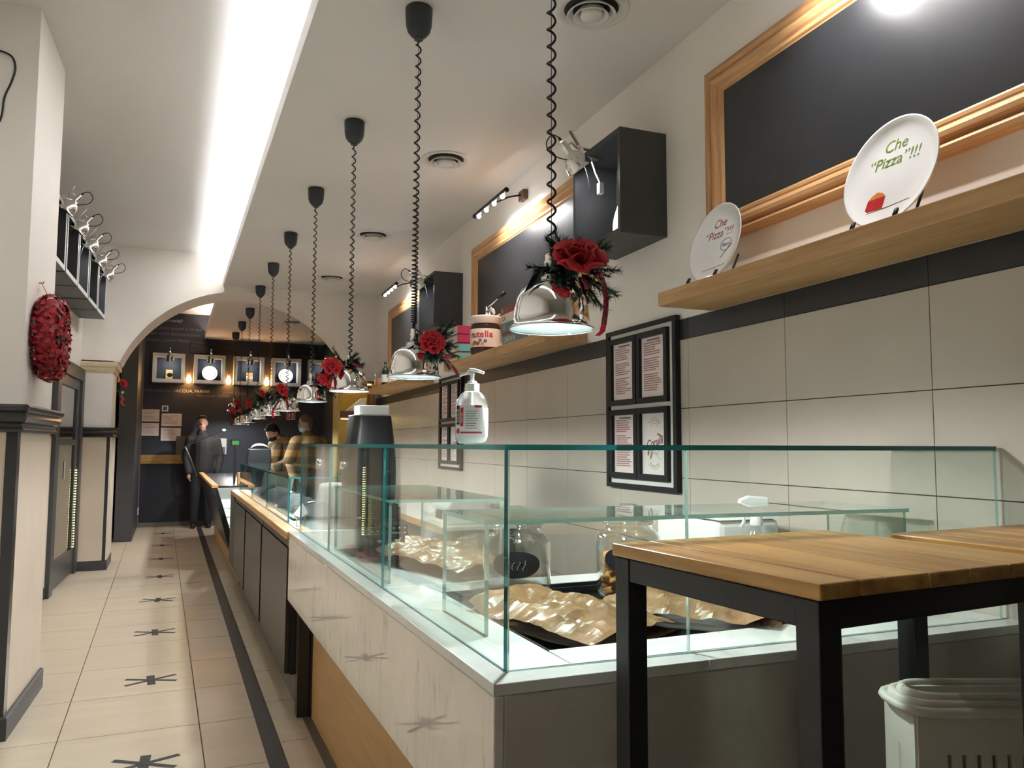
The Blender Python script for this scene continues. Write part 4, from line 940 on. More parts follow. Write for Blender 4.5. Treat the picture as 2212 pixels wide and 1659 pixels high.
# plates on stands
def plate_prof(R): return [(0,.0),(R*.55,.0),(R*.80,.001),(R*.90,.008),(R*.97,.014),(R,.017),(R*1.0,.020),(R*.97,.0185),(R*.89,.0125),(R*.79,.0055),(R*.5,.0045),(0,.0045)]
def show_plate(label, s, z, R, d, tint, lean=.22, bubble=False):
    # local: x along wall, y out of wall; plate leans back toward the wall
    t = rthing('pizza_plate', label, 'plate', s, z, d=d)
    P = Matrix.Translation((0,.0,.004)) @ Matrix.Rotation(lean,4,'X') @ Matrix.Translation((0,0,R)) @ Matrix.Rotation(-PI/2,4,'X')
    m = MB(); m.M = P; m.lathe(plate_prof(R), 64); m.build('dish', 'plate_white', t, smooth=True)
    F = P @ Matrix.Translation((0,0,.0052)) @ Matrix.Rotation(PI,4,'Z')         # on the face: x = viewer's right, y = up
    text('lettering', 'Che', R*.30, tint, t, F @ TR(0,R*.52,0), .2, ex=.0001); text('lettering', '\u201cPizza\u201d!!!', R*.30, tint, t, F @ TR(0,R*.24,0), .2, ex=.0001)
    if not bubble:
        m = MB(); m.M = F; m.prism([(-R*.52,-R*.62),(-R*.12,-R*.62),(-R*.08,-R*.40),(-R*.46,-R*.40)], 0, .0002); m.build('printed_bowl', 'print_bowl', t)
        m = MB(); m.M = F; m.prism([(-R*.46,-R*.398),(-R*.08,-R*.398),(-R*.14,-R*.33),(-R*.26,-R*.28),(-R*.38,-R*.33)], 0, .0002); m.build('printed_food', 'print_orange', t)
    m = MB(); m.M = F; m.tube([(-R*.70,-R*.66,.0001),(-R*.40,-R*.635,.0001),(0,-R*.625,.0001),(R*.45,-R*.60,.0001)], .0007, 4); m.build('ground_line', 'print_black', t)
    if bubble:
        m = MB(); m.M = F; m.tube([(R*.38+R*.21*math.cos(a), -R*.10+R*.15*math.sin(a), .0001) for a in [2*PI*k/24 for k in range(25)]]+[(R*.45,-R*.24,.0001),(R*.22,-R*.42,.0001)], .0008, 4); m.build('speech_bubble', 'print_black', t)
        text('lettering', 'Slurp!', R*.13, 'print_black', t, F @ TR(R*.38,-R*.10,0), ex=.0001)
    return t
def plate_stand(label, s, z, d, w, back):
    t = rthing('plate_stand', label, 'plate stand', s, z, 'black plate stands on the oak shelves', d=d)
    for x in (-w,w):
        m = MB(); m.tube([(x,.055,.002),(x,.058,.014),(x,.050,.030),(x,.044,.034)], [.006,.0065,.006,.003], 8); m.build('hook', 'black_plastic', t, smooth=True)
        m = MB(); m.tube([(x,.055,.004),(x,-.01,.004),(x,-.018,.03),(x,back,.10)], .004, 6); m.build('arm', 'black_plastic', t, smooth=True)
    return t
ZS = 1.9235
show_plate('white pizza plate with green lettering and a red bowl on shelf', 1.627, ZS, .163, .17, 'print_green'); plate_stand('black stand holding the green-lettered plate', 1.627, ZS, .16, .075, -.05)
show_plate('white pizza plate with red lettering and speech bubble at shelf end', 2.438, ZS, .155, .17, 'print_red', bubble=True); plate_stand('black stand holding the red-lettered plate', 2.438, ZS, .16, .085, -.05)
t = rthing('display_plate', 'plain white plate standing inside the near dark cube shelf', 'plate', 3.20, 2.283, d=.10)
m = MB(); m.M = Matrix.Translation((0,0,.002)) @ Matrix.Rotation(.2,4,'X') @ Matrix.Translation((0,0,.13)) @ Matrix.Rotation(-PI/2,4,'X'); m.lathe(plate_prof(.13), 40); m.build('dish', 'plate_white', t, smooth=True)
# menu boards
def sheet(par, x0, z0, w, h, kind, seed):
    fr = .0265; rnd = random.Random(seed)
    for bx_ in ((x0,x0+w,.012,.030,z0,z0+fr), (x0,x0+w,.012,.030,z0+h-fr,z0+h), (x0,x0+fr,.012,.030,z0+fr,z0+h-fr), (x0+w-fr,x0+w,.012,.030,z0+fr,z0+h-fr)):
        m = MB(); m.box(*bx_); m.build('inner_frame', 'black_plastic', par)
    a0, a1, b0, b1 = x0+fr, x0+w-fr, z0+fr, z0+h-fr
    m = MB(); m.box(a0,a1,.012,.014,b0,b1); m.build('sheet', 'paper' if kind == 'logo' else 'paper_pink', par)
    # x grows away from the viewer, so the reading direction is -x
    if kind == 'list':
        m = MB(); n = 22; y = b1-.03
        for k in range(n):
            y = b1-.03-(b1-b0-.05)*k/n
            if y < b0+.015 : break
            if k in (6,13): continue
            ww = (a1-a0)*rnd.uniform(.45,.72); m.box(a1-.02-ww, a1-.02, .0142, .0146, y, y+.0052)
            m.box(a0+.008, a0+.024, .0142, .0146, y, y+.005)
        m.build('printed_lines', 'ink_pink', par)
        m = MB(); m.box(a0+.05,a1-.05,.0142,.0147,b1-.018,b1-.010); m.box(a0+.006,a1-.006,.0142,.0145,b1-.024,b1-.0232); m.box(a0+.028,a0+.0288,.0142,.0145,b0+.03,b1-.008); m.build('heading', 'ink_grey', par)
    else:
        cx, cz = (a0+a1)/2, (b0+b1)/2
        TT = lambda x, z, r=0: Matrix.Translation((cx-x, .0146, cz+z)) @ Matrix.Rotation(PI,4,'Z') @ Matrix.Rotation(PI/2,4,'X') @ Matrix.Rotation(r,4,'Z')
        text('lettering', 'Corulli', .050, 'ink_red', par, TT(0,.005,.18), .3, ex=.0001, bold=.0006)
        for k, ch in enumerate('FORNO'): a = (k-2)*.36; text('lettering', ch, .017, 'ink_gold', par, TT(.052*math.sin(a), .055+.052*math.cos(a), -a), ex=.0001)
        for k, ch in enumerate('PUGLIA'): a = (k-2.5)*.26; text('lettering', ch, .012, 'ink_gold', par, TT(.052*math.sin(a), -.052-.052*math.cos(a), a), ex=.0001)
        for rr_, c0 in ((.038,.055),(.064,.055)):
            m = MB(); m.M = TT(0,c0); m.tube([(rr_*math.sin(a), rr_*math.cos(a), 0) for a in [(-1+.1*k)*1.0 for k in range(21)]], .0006, 4); m.build('arc_line', 'ink_gold', par)
        for rr_ in (.044,.060):
            m = MB(); m.M = TT(0,-.055); m.tube([(rr_*math.sin(a), -rr_*math.cos(a), 0) for a in [(-1+.1*k)*.85 for k in range(21)]], .0006, 4); m.build('arc_line', 'ink_gold', par)
        for k, (x, z, r) in enumerate(((.025,.045,-1.9),(-.055,-.055,-.3),(-.035,-.070,-.45))):
            m = MB(); m.M = TT(x,z,r)
            for q in range(5):
                for s_ in (-1,1): m.prism([(0,q*.007),(s_*.006,q*.007+.004),(s_*.004,q*.007+.010),(0,q*.007+.006)], 0, .0002)
            m.build('wheat_ear', 'ink_gold', par)
        m = MB(); m.M = TT(0,-.03); m.tube([(-.06+.12*k/14, .012*math.sin(k*.55)-.012+.018*(k/14)**2, 0) for k in range(15)], .0007, 4); m.tube([(-.05+.11*k/14, -.02+.02*math.sin(k*.35), 0) for k in range(15)], .0006, 4); m.build('flourish', 'ink_gold', par)
def menu_board(label, s0, z0=1.117, W=.634, H=.770):
    t = rthing('menu_board', label, 'menu board', s0, z0, 'black-framed menu boards')
    f = .028
    for bx_ in ((0,W,0,.026,0,f*.75), (0,W,0,.026,H-f*.75,H), (0,f,0,.026,f*.75,H-f*.75), (W-f,W,0,.026,f*.75,H-f*.75)):
        m = MB(); m.box(*bx_); m.build('frame_side', 'black_plastic', t, bevel=.002)
    m = MB(); m.box(.02,W-.02,.001,.012,.02,H-.02); m.build('mount', 'mount_white', t)
    w, h = .262, .330
    for (x, z, k, sd) in ((W-.035-w, H-.043-h, 'list', 1), (.066, H-.043-h, 'list', 2), (W-.040-w, .046, 'list', 3), (.066, .046, 'logo', 4)): sheet(t, x, z, w, h, k, sd)
    return t
menu_board('black-framed menu board with four sheets and a bakery logo', 2.892); menu_board('black-framed menu board behind the hand gel bottle', 5.950)
# ------------------------------------------------------------------ things on the oak shelves
nj = rthing('chocolate_spread_jar', 'giant chocolate spread jar with cream lid on the oak shelf', 'jar', 5.03, ZS, d=.155)
m = MB(); m.lathe([(0,0),(.085,0),(.098,.006),(.102,.03),(.102,.19),(.096,.205),(.092,.215)], 40); m.build('jar_body', 'jar_brown', nj, smooth=True)
m = MB(); m.lathe([(.0935,.213),(.102,.214),(.104,.218),(.104,.262),(.098,.268),(0,.270)], 40); smooth_by_angle(m.build('lid', 'jar_cream', nj), .6)
m = MB(); m.lathe([(.1028,.052),(.1034,.056),(.1034,.172),(.1028,.176)], 40); m.build('label', 'jar_cream', nj, smooth=True)
A0 = math.atan2(-.9, -.9)         # direction on the jar (local) that faces the viewer
def on_jar(a, z, r=.1040): return Matrix.Translation((r*math.cos(a), r*math.sin(a), z)) @ Matrix.Rotation(a+PI/2,4,'Z') @ Matrix.Rotation(PI/2,4,'X')
VIEW = math.atan2(*reversed(((RW.to_3x3().inverted() @ (Vector((0,0,0))-Vector(rw(5.03,.155,0)))).to_2d())))
for k, ch in enumerate('nutella'):
    text('lettering', ch, .062, 'label_black' if k == 0 else 'label_red', nj, on_jar(VIEW-.95+.24*k*(.92 if k > 4 else 1), .135), bold=.0012, ex=.0002)
for k, (da, z, r, mt) in enumerate(((-.75,.08,.016,'nut_brown'),(-.5,.075,.014,'nut_brown'),(-.35,.095,.012,'jar_blue'),(-.2,.07,.012,'box_orange'),(-.95,.07,.014,'box_orange'),(.0,.09,.012,'jar_blue'))):
    m = MB(); m.M = on_jar(VIEW+da, z, .1036); m.lathe([(0,.0006),(r*.7,.0005),(r,0)], 14); m.build('printed_motif', mt, nj)
cl = rthing('reading_lamp', 'small clip lamp with black handle lying on the jar lid', 'lamp', 5.03, ZS+.271, d=.155)
m = MB(); m.cyl((.03,-.02,0), (.03,-.02,.075), .009, n=12); m.cyl((.0,-.03,0), (.0,-.03,.06), .008, n=12); m.build('chrome_post', 'chrome_rough', cl, smooth=True)
m = MB(); m.tube([(-.03,-.02,.001),(-.035,-.02,.05),(-.055,-.02,.06),(-.07,-.02,.03)], .006, 8); m.build('chrome_bow', 'chrome_rough', cl, smooth=True)
m = MB(); m.lathe([(0,-.004),(.02,-.004),(.022,0),(.02,.004),(0,.004)], 20, T=Matrix.Translation((-.075,-.03,.025)) @ Matrix.Rotation(1.2,4,'X')); m.build('round_switch', 'white_plastic', cl, smooth=True)
m = MB(); m.cyl((.035,-.02,.06), (-.09,-.06,.115), .004, n=8); m.build('rod', 'chrome', cl, smooth=True)
m = MB(); m.cyl((-.09,-.06,.115), (-.155,-.08,.145), .0125, n=14); m.build('handle', 'black_plastic', cl, smooth=True)
m = MB(); m.tube([(.0,-.02,.06),(.05,-.02,.075),(.075,-.02,.04),(.11,-.01,-.03),(.125,.0,-.10),(.13,.0,-.15)], .003, 6); m.build('flex', 'cord_black', cl, smooth=True)
for k, (mt, mt2, lab) in enumerate((('box_teal','box_cream','turquoise gift box at the bottom of the shelf stack'), ('box_teal','box_cream','turquoise gift box second from the bottom of its stack'), ('box_pink','box_mint','pink gift box third up in the shelf stack'), ('box_pink','box_mint','pink gift box at the top of the shelf stack'))):
    t = rthing('gift_box', lab, 'box', 5.36, ZS+.0635*k+.0005, 'stack of gift boxes on the oak shelf', d=.085)
    m = MB(); m.box(0,.30,0,.165,.003,.056); m.build('box_body', mt, t, bevel=.002)
    m = MB(); m.box(-.0005,.3005,-.0005,.1655,.056,.062); m.build('lid_band', 'box_pink' if k > 1 else 'label_red', t)
    m = MB(); m.box(.002,.298,.1655,.1665,.004,.055); m.build('side_label', mt2, t)
    m = MB(); m.tube([(.26-.16*q/12, .1668, .030+.012*math.sin(q*1.9+k)) for q in range(13)], .0022, 4); m.build('script_flourish', 'book_grey' if k % 2 else 'ink_dark', t)
zz = ZS
for k, (th, mt, word, lt, lab) in enumerate(((.062,'book_grey','GREEN K','chalk','grey-green hardback at the bottom of the shelf book pile'), (.022,'book_rust','','chalk','thin rust-brown book in the shelf book pile'), (.055,'book_grey','LE','chalk','grey book in the middle of the shelf book pile'), (.055,'book_cream','CA','ink_dark','cream book near the top of the shelf book pile'), (.045,'book_rust','LI','chalk','rust-brown book on top of the shelf book pile'))):
    t = rthing('book', lab, 'book', 4.10+.01*k, zz+.0006, 'pile of books on the oak shelf', d=.03)
    m = MB(); m.box(0,.40,0,.20,0,.003); m.box(0,.40,0,.20,th-.004,th-.001); m.box(0,.40,.197,.20,.003,th-.004); m.build('cover', mt, t)
    m = MB(); m.box(.004,.396,.004,.196,.0032,th-.0042); m.build('pages', 'paper', t)
    if word: text('lettering', word, th*.75, lt, t, Matrix.Translation((.375,.2005,th/2)) @ Matrix.Rotation(PI,4,'Z') @ Matrix.Rotation(PI/2,4,'X'), align='LEFT', ex=.0002)
    zz += th
t = rthing('candle_glass', 'clear glass with pink candle at the far end of the last shelf', 'candle', 8.47, ZS, d=.16)
m = MB(); m.lathe([(0,.002),(.05,.002),(.055,.01),(.055,.20)], 24); m.build('glass', 'glass_jar', t, smooth=True); m = MB(); m.lathe([(0,.006),(.048,.006),(.048,.11),(0,.11)], 20); m.build('candle', 'cup_pink', t, smooth=True)
for s, d, h, mt, lab in ((8.25,.15,.27,'bottle_green','dark green bottle on the far oak shelf beside the candle'), (8.02,.12,.20,'jar_brown','brown bottle on the far oak shelf, second from the candle'), (7.80,.15,.16,'cup_pink','pink cup on the far oak shelf'), (7.55,.12,.20,'bottle_green','green bottle on the far oak shelf nearest the viewer')):
    t = rthing('bottle', lab, 'bottle', s, ZS, 'bottles on the far oak shelf', d=d); m = MB(); m.lathe([(0,.001),(.036,.001),(.038,.006),(.038,h*.6),(.030,h*.72),(.014,h*.82),(.013,h),(0,h)], 20); m.build('bottle_body', mt, t, smooth=True)
    m = MB(); m.lathe([(.0385,h*.2),(.0385,h*.5)], 20); m.build('label', 'label_white', t, smooth=True)

# ================================================================== CEILING DIFFUSERS
for k, (y, lab) in enumerate(((2.73,'round white ceiling air diffuser nearest the viewer'), (4.60,'round white ceiling air diffuser second from the viewer'), (6.55,'round white ceiling air diffuser third from the viewer'), (8.43,'round white ceiling air diffuser nearest the arch'), (11.43,'round white ceiling air diffuser beyond the arch'))):
    t = thing('air_diffuser', lab, 'air diffuser', (1.53,y,(ZC if y < 9 else 3.055)), (PI,0,0), 'round ceiling air diffusers')
    m = MB(); m.lathe([(.0,.001),(.125,.001)], 40); m.build('throat', 'dark_slot', t)
    m = MB(); m.lathe([(.155,.0005),(.153,.008),(.140,.012),(.118,.004),(.112,.001)], 48); m.build('outer_flange', 'diffuser_white', t, smooth=True)
    for r, z in ((.100,.026),(.072,.034)):
        m = MB(); m.lathe([(r-.020,.004),(r,z-.004),(r+.002,z),(r-.004,z),(r-.024,.006)], 40); m.build('cone_ring', 'diffuser_white', t, smooth=True)
    m = MB(); m.lathe([(.045,.012),(.046,.030),(.042,.036),(0,.037)], 32); m.build('centre_disc', 'diffuser_white', t, smooth=True)

# ================================================================== LEFT WALL
SB = [6.10,6.69,7.28,7.90,8.52]
LN = ['nearest the pillar','second from the pillar','third from the pillar','fourth from the pillar','nearest the arch']
for k, s in enumerate(SB):
    w = .545+.01*k; t = thing('cube_shelf', 'dark cube shelf with pale front edge on the left wall, '+LN[k], 'cube shelf', tuple(lw(0,s,2.60)), LROT, 'dark cube shelves on the left wall')
    th, dep, H = .035, .235, .48
    for nm, bx_ in (('side_panel',(0,dep,0,th,0,H)), ('side_panel',(0,dep,w-th,w,0,H)), ('top_panel',(0,dep,th,w-th,H-th,H)), ('bottom_panel',(0,dep,th,w-th,0,th)), ('back_panel',(0,.008,th,w-th,th,H-th))):
        m = MB(); m.box(*bx_); m.build(nm, 'charcoal', t)
    for bx_ in ((dep,dep+.003,0,th,0,H), (dep,dep+.003,w-th,w,0,H), (dep,dep+.003,th,w-th,H-th,H), (dep,dep+.003,th,w-th,0,th)):
        m = MB(); m.box(*bx_); m.build('front_edging', 'white_metal', t)
    clamp_lamp('chrome clamp lamp on the left wall cube shelf '+LN[k], LW @ TR(.225,s+w*.5,3.081) @ Matrix.Rotation(-PI/2,4,'Z'), k in (2,4), 'clamp lamps on the left wall', power=3.0)
# red wreath on the pillar
wr = thing('red_wreath', 'round red berry and petal wreath hanging on the near pillar', 'wreath', tuple(lw(.441,4.62,1.855)), LROT)
rnd = random.Random(3); m = MB(); mg = MB()
for k in range(1500):
    a = rnd.uniform(0,2*PI); b_ = rnd.uniform(0,2*PI); R_, r_ = .155, .062*rnd.uniform(.8,1.06)
    c = Vector((.066+r_*math.cos(b_), (R_+r_*math.sin(b_))*math.cos(a)*.98, (R_+r_*math.sin(b_))*math.sin(a)))
    nrm = Vector((math.cos(b_), math.sin(b_)*math.cos(a), math.sin(b_)*math.sin(a))); u = nrm.orthogonal().normalized(); v = nrm.cross(u); q = rnd.uniform(0,6); s_ = rnd.uniform(.012,.024)
    uu = u*math.cos(q)+v*math.sin(q); vv = nrm.cross(uu)
    (mg if rnd.random() < .06 else m).add([c-uu*s_*.5, c+vv*s_*.7+nrm*.004, c+uu*s_+nrm*.010, c-vv*s_*.7+nrm*.006], [(0,3,2,1)])
o = m.build('petals', 'wreath_red', wr); o['kind'] = 'stuff'; o = mg.build('dark_leaves', 'wreath_green', wr); o['kind'] = 'stuff'
m = MB(); N = 28
m.tube([(.066, .155*math.cos(2*PI*k/N), .155*math.sin(2*PI*k/N)) for k in range(N+1)], .046, 10); m.build('ring_core', 'wreath_red', wr, smooth=True)
m = MB(); m.add([(.05,-.012,.20),(.05,.012,.20),(.01,.008,.285),(.01,-.008,.285)], [(0,1,2,3)]); m.build('hanging_ribbon', 'label_red', wr, solid=.002)
m = MB(); m.tube([(0,0,.28),(.02,0,.28),(.022,0,.29)], .003, 6); m.build('hook', 'label_red', wr)
# loose black cable on the near pillar
m = MB(); m.tube(curve([(-.84,4.33,3.20),(-.80,4.335,3.20),(-.765,4.335,3.18),(-.752,4.34,3.13),(-.765,4.34,3.06),(-.79,4.34,2.98),(-.80,4.345,2.88),(-.83,4.345,2.8)]), .0045, 8)
tag(m.build('loose_cable', 'cord_black', smooth=True), 'loose black cable looping from the near pillar top', 'cable')
# christmas swag on the arch pillar
sg = thing('christmas_swag', 'small green and red christmas swag on the arch pillar side', 'christmas swag', (-.574,9.86,1.90))
pine(sg, [((0,0,.02),(.03+.02*(k%3),-.07+.02*k,.10-.028*k)) for k in range(8)], 77, 30, .03)
make_rose(sg, (.06,-.02,.09), (.6,.9,0), .07, 'rose_red', False)
m = MB(); m.ball((.06,-.03,-.01), .018, 12, 8); m.build('silver_bauble', 'chrome', sg, smooth=True)
ribbon(sg, [(.04,-.02,-.04),(.07,-.03,-.08),(.05,-.03,-.12),(.08,-.03,-.16)], .05, 'label_red', (.4,.9,0)); m = MB(); m.box(.005,.02,-.03,.03,.10,.17); m.build('gold_card', 'gold_ball', sg)
# LED string on the door, socket plates
st = thing('string_lights', 'row of tiny warm LED lights down the dark door', 'string lights', tuple(lw(.034,9.14,0)), LROT)
m = MB(); m.tube([(0,.0,1.12),(.0,.004,.7),(0,-.006,.3)], .0015, 4); m.build('wire', 'cord_black', st)
lb = MB(); lb.ball((0,0,0), .0055, 8, 6); lbm = lb.mesh('led', 'led_dot', True)
for k in range(30): link('led', lbm, st, loc=(.002,.004*math.sin(k*.3),1.05-.0265*k))
t = thing('wall_switch', 'white switch plate low on the left wall by the door', 'switch', tuple(lw(.0145,7.58,.33)), LROT); m = MB(); m.box(0,.008,-.045,.045,-.06,.06); m.build('plate', 'white_plastic', t, bevel=.002); m = MB(); m.box(.008,.012,-.03,.03,-.035,.035); m.build('rocker', 'white_enamel', t, bevel=.001)
t = thing('wall_socket', 'white socket low on the dark partition by the back wall', 'socket', (-.43,13.66,.27)); m = MB(); m.box(-.008,0,-.035,.035,-.055,.055); m.box(0,.008,-.035,.035,-.055,.055); m.build('plate', 'white_plastic', t, bevel=.002); m = MB(); m.box(.008,.03,-.02,.015,-.02,.02); m.build('plug', 'black_plastic', t)
# tape marks on the floor
for k, y in enumerate((3.69,4.95,6.17,7.42,8.70,10.03,11.34,12.80)):
    t = thing('tape_mark', 'black tape asterisk on the aisle floor, %s' % (['nearest the viewer','second from the viewer','third from the viewer','fourth from the viewer','fifth from the viewer','sixth from the viewer','seventh from the viewer','farthest, by the back wall'][k]), 'floor marking', (-.056,y,.0), (0,0,random.uniform(-.08,.08)), 'black tape asterisks down the aisle')
    for q, (a, ln) in enumerate(((PI/2,.19),(.50+random.uniform(-.12,.12),.29),(-.50+random.uniform(-.12,.12),.29))):
        m = MB(); m.M = Matrix.Rotation(a,4,'Z'); m.box(-ln/2,ln/2,-(.021 if q == 0 else .014),(.021 if q == 0 else .014),.0002+.0003*q,.0005+.0003*q); m.build('tape_strip', 'black_rubber', t)

# ================================================================== BACK OF THE SHOP
NX = [-.307,.305,.918,1.522,2.135]
NL = ['leftmost niche frame on the back wall','second niche frame from the left on the back wall','middle niche frame on the back wall','fourth niche frame from the left on the back wall','rightmost niche frame on the back wall']
for k, x in enumerate(NX):
    t = thing('niche_shelf', 'white box '+NL[k], 'niche shelf', (x,YB,2.30), (0,0,0), 'white box niches on the back wall'); W, H, dp, th = .48, .468, .20, .055
    for bx_ in ((0,W,-dp,0,0,th), (0,W,-dp,0,H-th,H), (0,th,-dp,0,th,H-th), (W-th,W,-dp,0,th,H-th)):
        m = MB(); m.box(*bx_); m.build('frame_side', 'mount_white', t)
    m = MB(); m.box(th,W-th,-.006,0,th,H-th); m.build('back_panel', 'navy_wall', t)
    clamp_lamp('chrome clamp lamp on the '+NL[k].replace(' on the back wall',''), Matrix.Translation((x+.25,YB-.205,2.755)) @ Matrix.Rotation(PI,4,'Z') @ Matrix.Translation((0,0,0)), True, 'clamp lamps on the back wall niches', power=.35, far=True)
for k, (x, kind, lab) in enumerate(((-.06,'block','wooden bottle block standing in the leftmost back niche'), (.55,'plate','round decorated plate standing in the second back niche'), (1.17,'carton','orange carton standing in the middle back niche'), (1.76,'plate','white plate standing in the fourth back niche'))):
    t = thing({'block':'wooden_block','plate':'display_plate','carton':'food_carton'}[kind], lab, {'block':'block','plate':'plate','carton':'carton'}[kind], (x,YB-.11,2.3555))
    if kind == 'plate':
        m = MB(); m.M = Matrix.Translation((0,0,.002)) @ Matrix.Rotation(-.15,4,'X') @ Matrix.Translation((0,0,.12)) @ Matrix.Rotation(PI/2,4,'X'); m.lathe(plate_prof(.12), 32); m.build('dish', 'plate_white', t, smooth=True)
        m = MB(); m.M = Matrix.Translation((0,-.012,.12)) @ Matrix.Rotation(PI/2-.15,4,'X'); m.lathe([(.088,.0085),(.091,.009),(.094,.0095)], 28); m.build('rim_line', 'ink_gold', t)
    elif kind == 'block':
        m = MB(); m.box(-.052,.052,-.035,.035,0,.15); m.build('block', 'wood_block', t, bevel=.008); m = MB(); m.ball((.01,-.036,.07), (.042,.006,.036), 14, 8); m.build('dark_emblem', 'black_plastic', t, smooth=True)
    else:
        m = MB(); m.box(-.052,.052,-.04,.04,0,.15); m.build('carton_body', 'box_orange', t, bevel=.004); m = MB(); m.box(-.053,.053,-.041,-.0405,.04,.09); m.build('label', 'label_white', t)
for k, x in enumerate((.236,.842,1.449)):
    t = thing('filament_bulb', 'glowing teardrop filament bulb between back niches, '+['left','middle','right'][k]+' of three', 'bulb lamp', (x,YB-.14,2.30), group='filament bulbs between the back niches')
    m = MB(); m.lathe([(0,.0),(.022,.004),(.034,.022),(.040,.05),(.036,.085),(.024,.118),(.018,.135)], 18); m.build('glass_bulb', 'bulb_warm', t, smooth=True)
    m = MB(); m.lathe([(.019,.134),(.022,.138),(.022,.175),(.012,.185),(0,.186)], 16); m.build('socket', 'amber_glass', t, smooth=True)
    m = MB(); m.tube([(0,0,.185),(0,.0,.21),(0,.05,.225),(0,.14,.225)], .004, 6); m.build('wall_arm', 'black_plastic', t, smooth=True)
    point('bulb_glow', (0,-.06,.05), EDISON_W, (1,.62,.30), .03, t)
for x0, x1, lab in ((.235,.95,'black louvred vent grille at the left of the back wall top'), (1.30,2.30,'black louvred vent grille at the right of the back wall top')):
    t = thing('vent_grille', lab, 'vent grille', (x0,YB,2.805)); W = x1-x0
    m = MB(); m.box(0,W,-.012,0,0,.205); m.build('grille_back', 'dark_slot', t)
    for k in range(8): m = MB(); m.bar((.01,-.018,.018+.024*k), (W-.01,-.018,.018+.024*k), .004, .018, (0,.5,1)); m.build('louvre', 'charcoal', t)
for k, (x0, z0, w, h, lab) in enumerate(((-.464,1.673,.264,.197,'upper left notice sheet on the dark back wall'), (-.465,1.446,.263,.203,'lower left notice sheet on the dark back wall'), (-.148,1.602,.30,.204,'upper right notice sheet on the dark back wall'), (-.151,1.368,.296,.210,'lower right notice sheet on the dark back wall'))):
    t = thing('notice_sheet', lab, 'notice', (x0+.02*(k<2),YB-.014,z0), group='paper notices on the back wall'); m = MB(); m.box(0,w,-.001,.012,0,h); m.build('sheet', 'paper', t)
    m = MB(); rnd = random.Random(k)
    for q in range(7): y = h-.03-.022*q; m.box(.03,.03+(w-.06)*rnd.uniform(.5,1),-.0016,-.001,y,y+.005)
    m.build('printed_lines', 'ink_pink', t)
t = thing('blue_sign', 'small blue square sign above the back wall notices', 'sign', (-.149,YB-.012,1.84)); m = MB(); m.box(0,.096,-.004,.012,0,.094); m.build('plate', 'label_white', t); m = MB(); m.box(.016,.08,-.0045,-.004,.016,.078); m.build('pictogram', 'sign_blue', t)
t = thing('fire_sign', 'red fire equipment sign with white figures on the back wall', 'sign', (1.805,YB,1.738)); m = MB(); m.box(0,.144,-.006,0,0,.154); m.build('plate', 'sign_white', t); m = MB(); m.box(.012,.132,-.0066,-.006,.018,.140); m.build('red_field', 'sign_red', t); m = MB(); m.box(.03,.06,-.0072,-.0066,.035,.11); m.build('extinguisher_figure', 'sign_white', t); m = MB(); m.box(.085,.115,-.0072,-.0066,.03,.12); m.build('flame_figure', 'sign_white', t)
m = MB(); m.box(-.44,.30,YB-.05,YB-.012,1.0,1.14); tag(m.build('wooden_rail', 'rail_wood', bevel=.004), 'pale wooden rail across the dark back wall', 'rail')
t = thing('grey_board', 'grey board leaning on the wooden rail behind the standing man', 'board', (.082,YB-.03,1.141)); m = MB(); m.box(0,.26,-.012,.012,0,.30); m.build('panel', 'plinth_grey', t); m = MB(); m.box(.20,.205,-.016,-.012,0,.30); m.build('edge', 'charcoal', t)
t = thing('hanging_sheet', 'white hanging sheet on the back wall beside the green display', 'sheet', (.66,YB-.02,1.15)); m = MB(); m.box(0,.19,-.004,.018,0,.26); m.build('sheet', 'white_plastic', t); m = MB(); m.box(.10,.17,-.006,-.004,.0,.12); m.build('grey_pocket', 'plinth_grey', t)
for body, x, z, s, mt in (('in realtà!', -.02, 3.325, .075, 'chalk'), ('pane, pizza amore e tempo', .0, 3.200, .075, 'chalk_dim'), ('una molta fermentazione', .0, 3.105, .075, 'chalk_dim'), ('nostro Lievito Madre!', -.08, 3.000, .075, 'chalk_dim'), ('la nostra pizza col 100%', -.18, 2.180, .062, 'chalk_dim'), ('ACQUA, FARINE', .30, 2.178, .07, 'chalk'), ('LIEVITO, SALE', .95, 2.165, .06, 'chalk_dim'), ('Pane buono OFFRIN', .62, 2.110, .06, 'chalk_dim')):
    text('chalk_writing', body, s, mt, wallB, Matrix.Translation((x,YB-.001,z)) @ Matrix.Rotation(PI/2,4,'X'), .15, ex=.0003)
# lit shelving beside the arch
sv = thing('lit_shelving', 'open wooden shelving with warm light strips beside the arch', 'shelving', (1.755,8.98,0))
for nm, bx_, mt in (('back_board',(0,.38,.30,.32,.05,2.05),'yellow_wood'), ('side_board',(-.02,0,0,.32,0,2.05),'yellow_wood'), ('side_board',(.38,.40,0,.32,0,2.05),'shelf_brown'), ('shelf',(0,.38,0,.30,1.27,1.30),'shelf_brown'), ('shelf',(0,.38,0,.30,1.62,1.70),'shelf_brown'), ('shelf',(0,.38,0,.30,2.02,2.05),'shelf_brown'), ('base',(-.02,.40,0,.32,0,.9),'shelf_brown')):
    m = MB(); m.box(*bx_); m.build(nm, mt, sv)
for z in (1.612, 2.012): m = MB(); m.box(.02,.36,.03,.05,z-.006,z); m.build('light_strip', 'shelf_led', sv)
t = thing('white_package', 'white folded package on the lit wooden shelving', 'package', (1.95,9.08,1.701)); m = MB(); m.prism([(-.12,0),(.10,0),(.12,.16),(.06,.15)], -.04, .04, Matrix.Rotation(PI/2,4,'X')); m.build('package_body', 'white_plastic', t, bevel=.004)
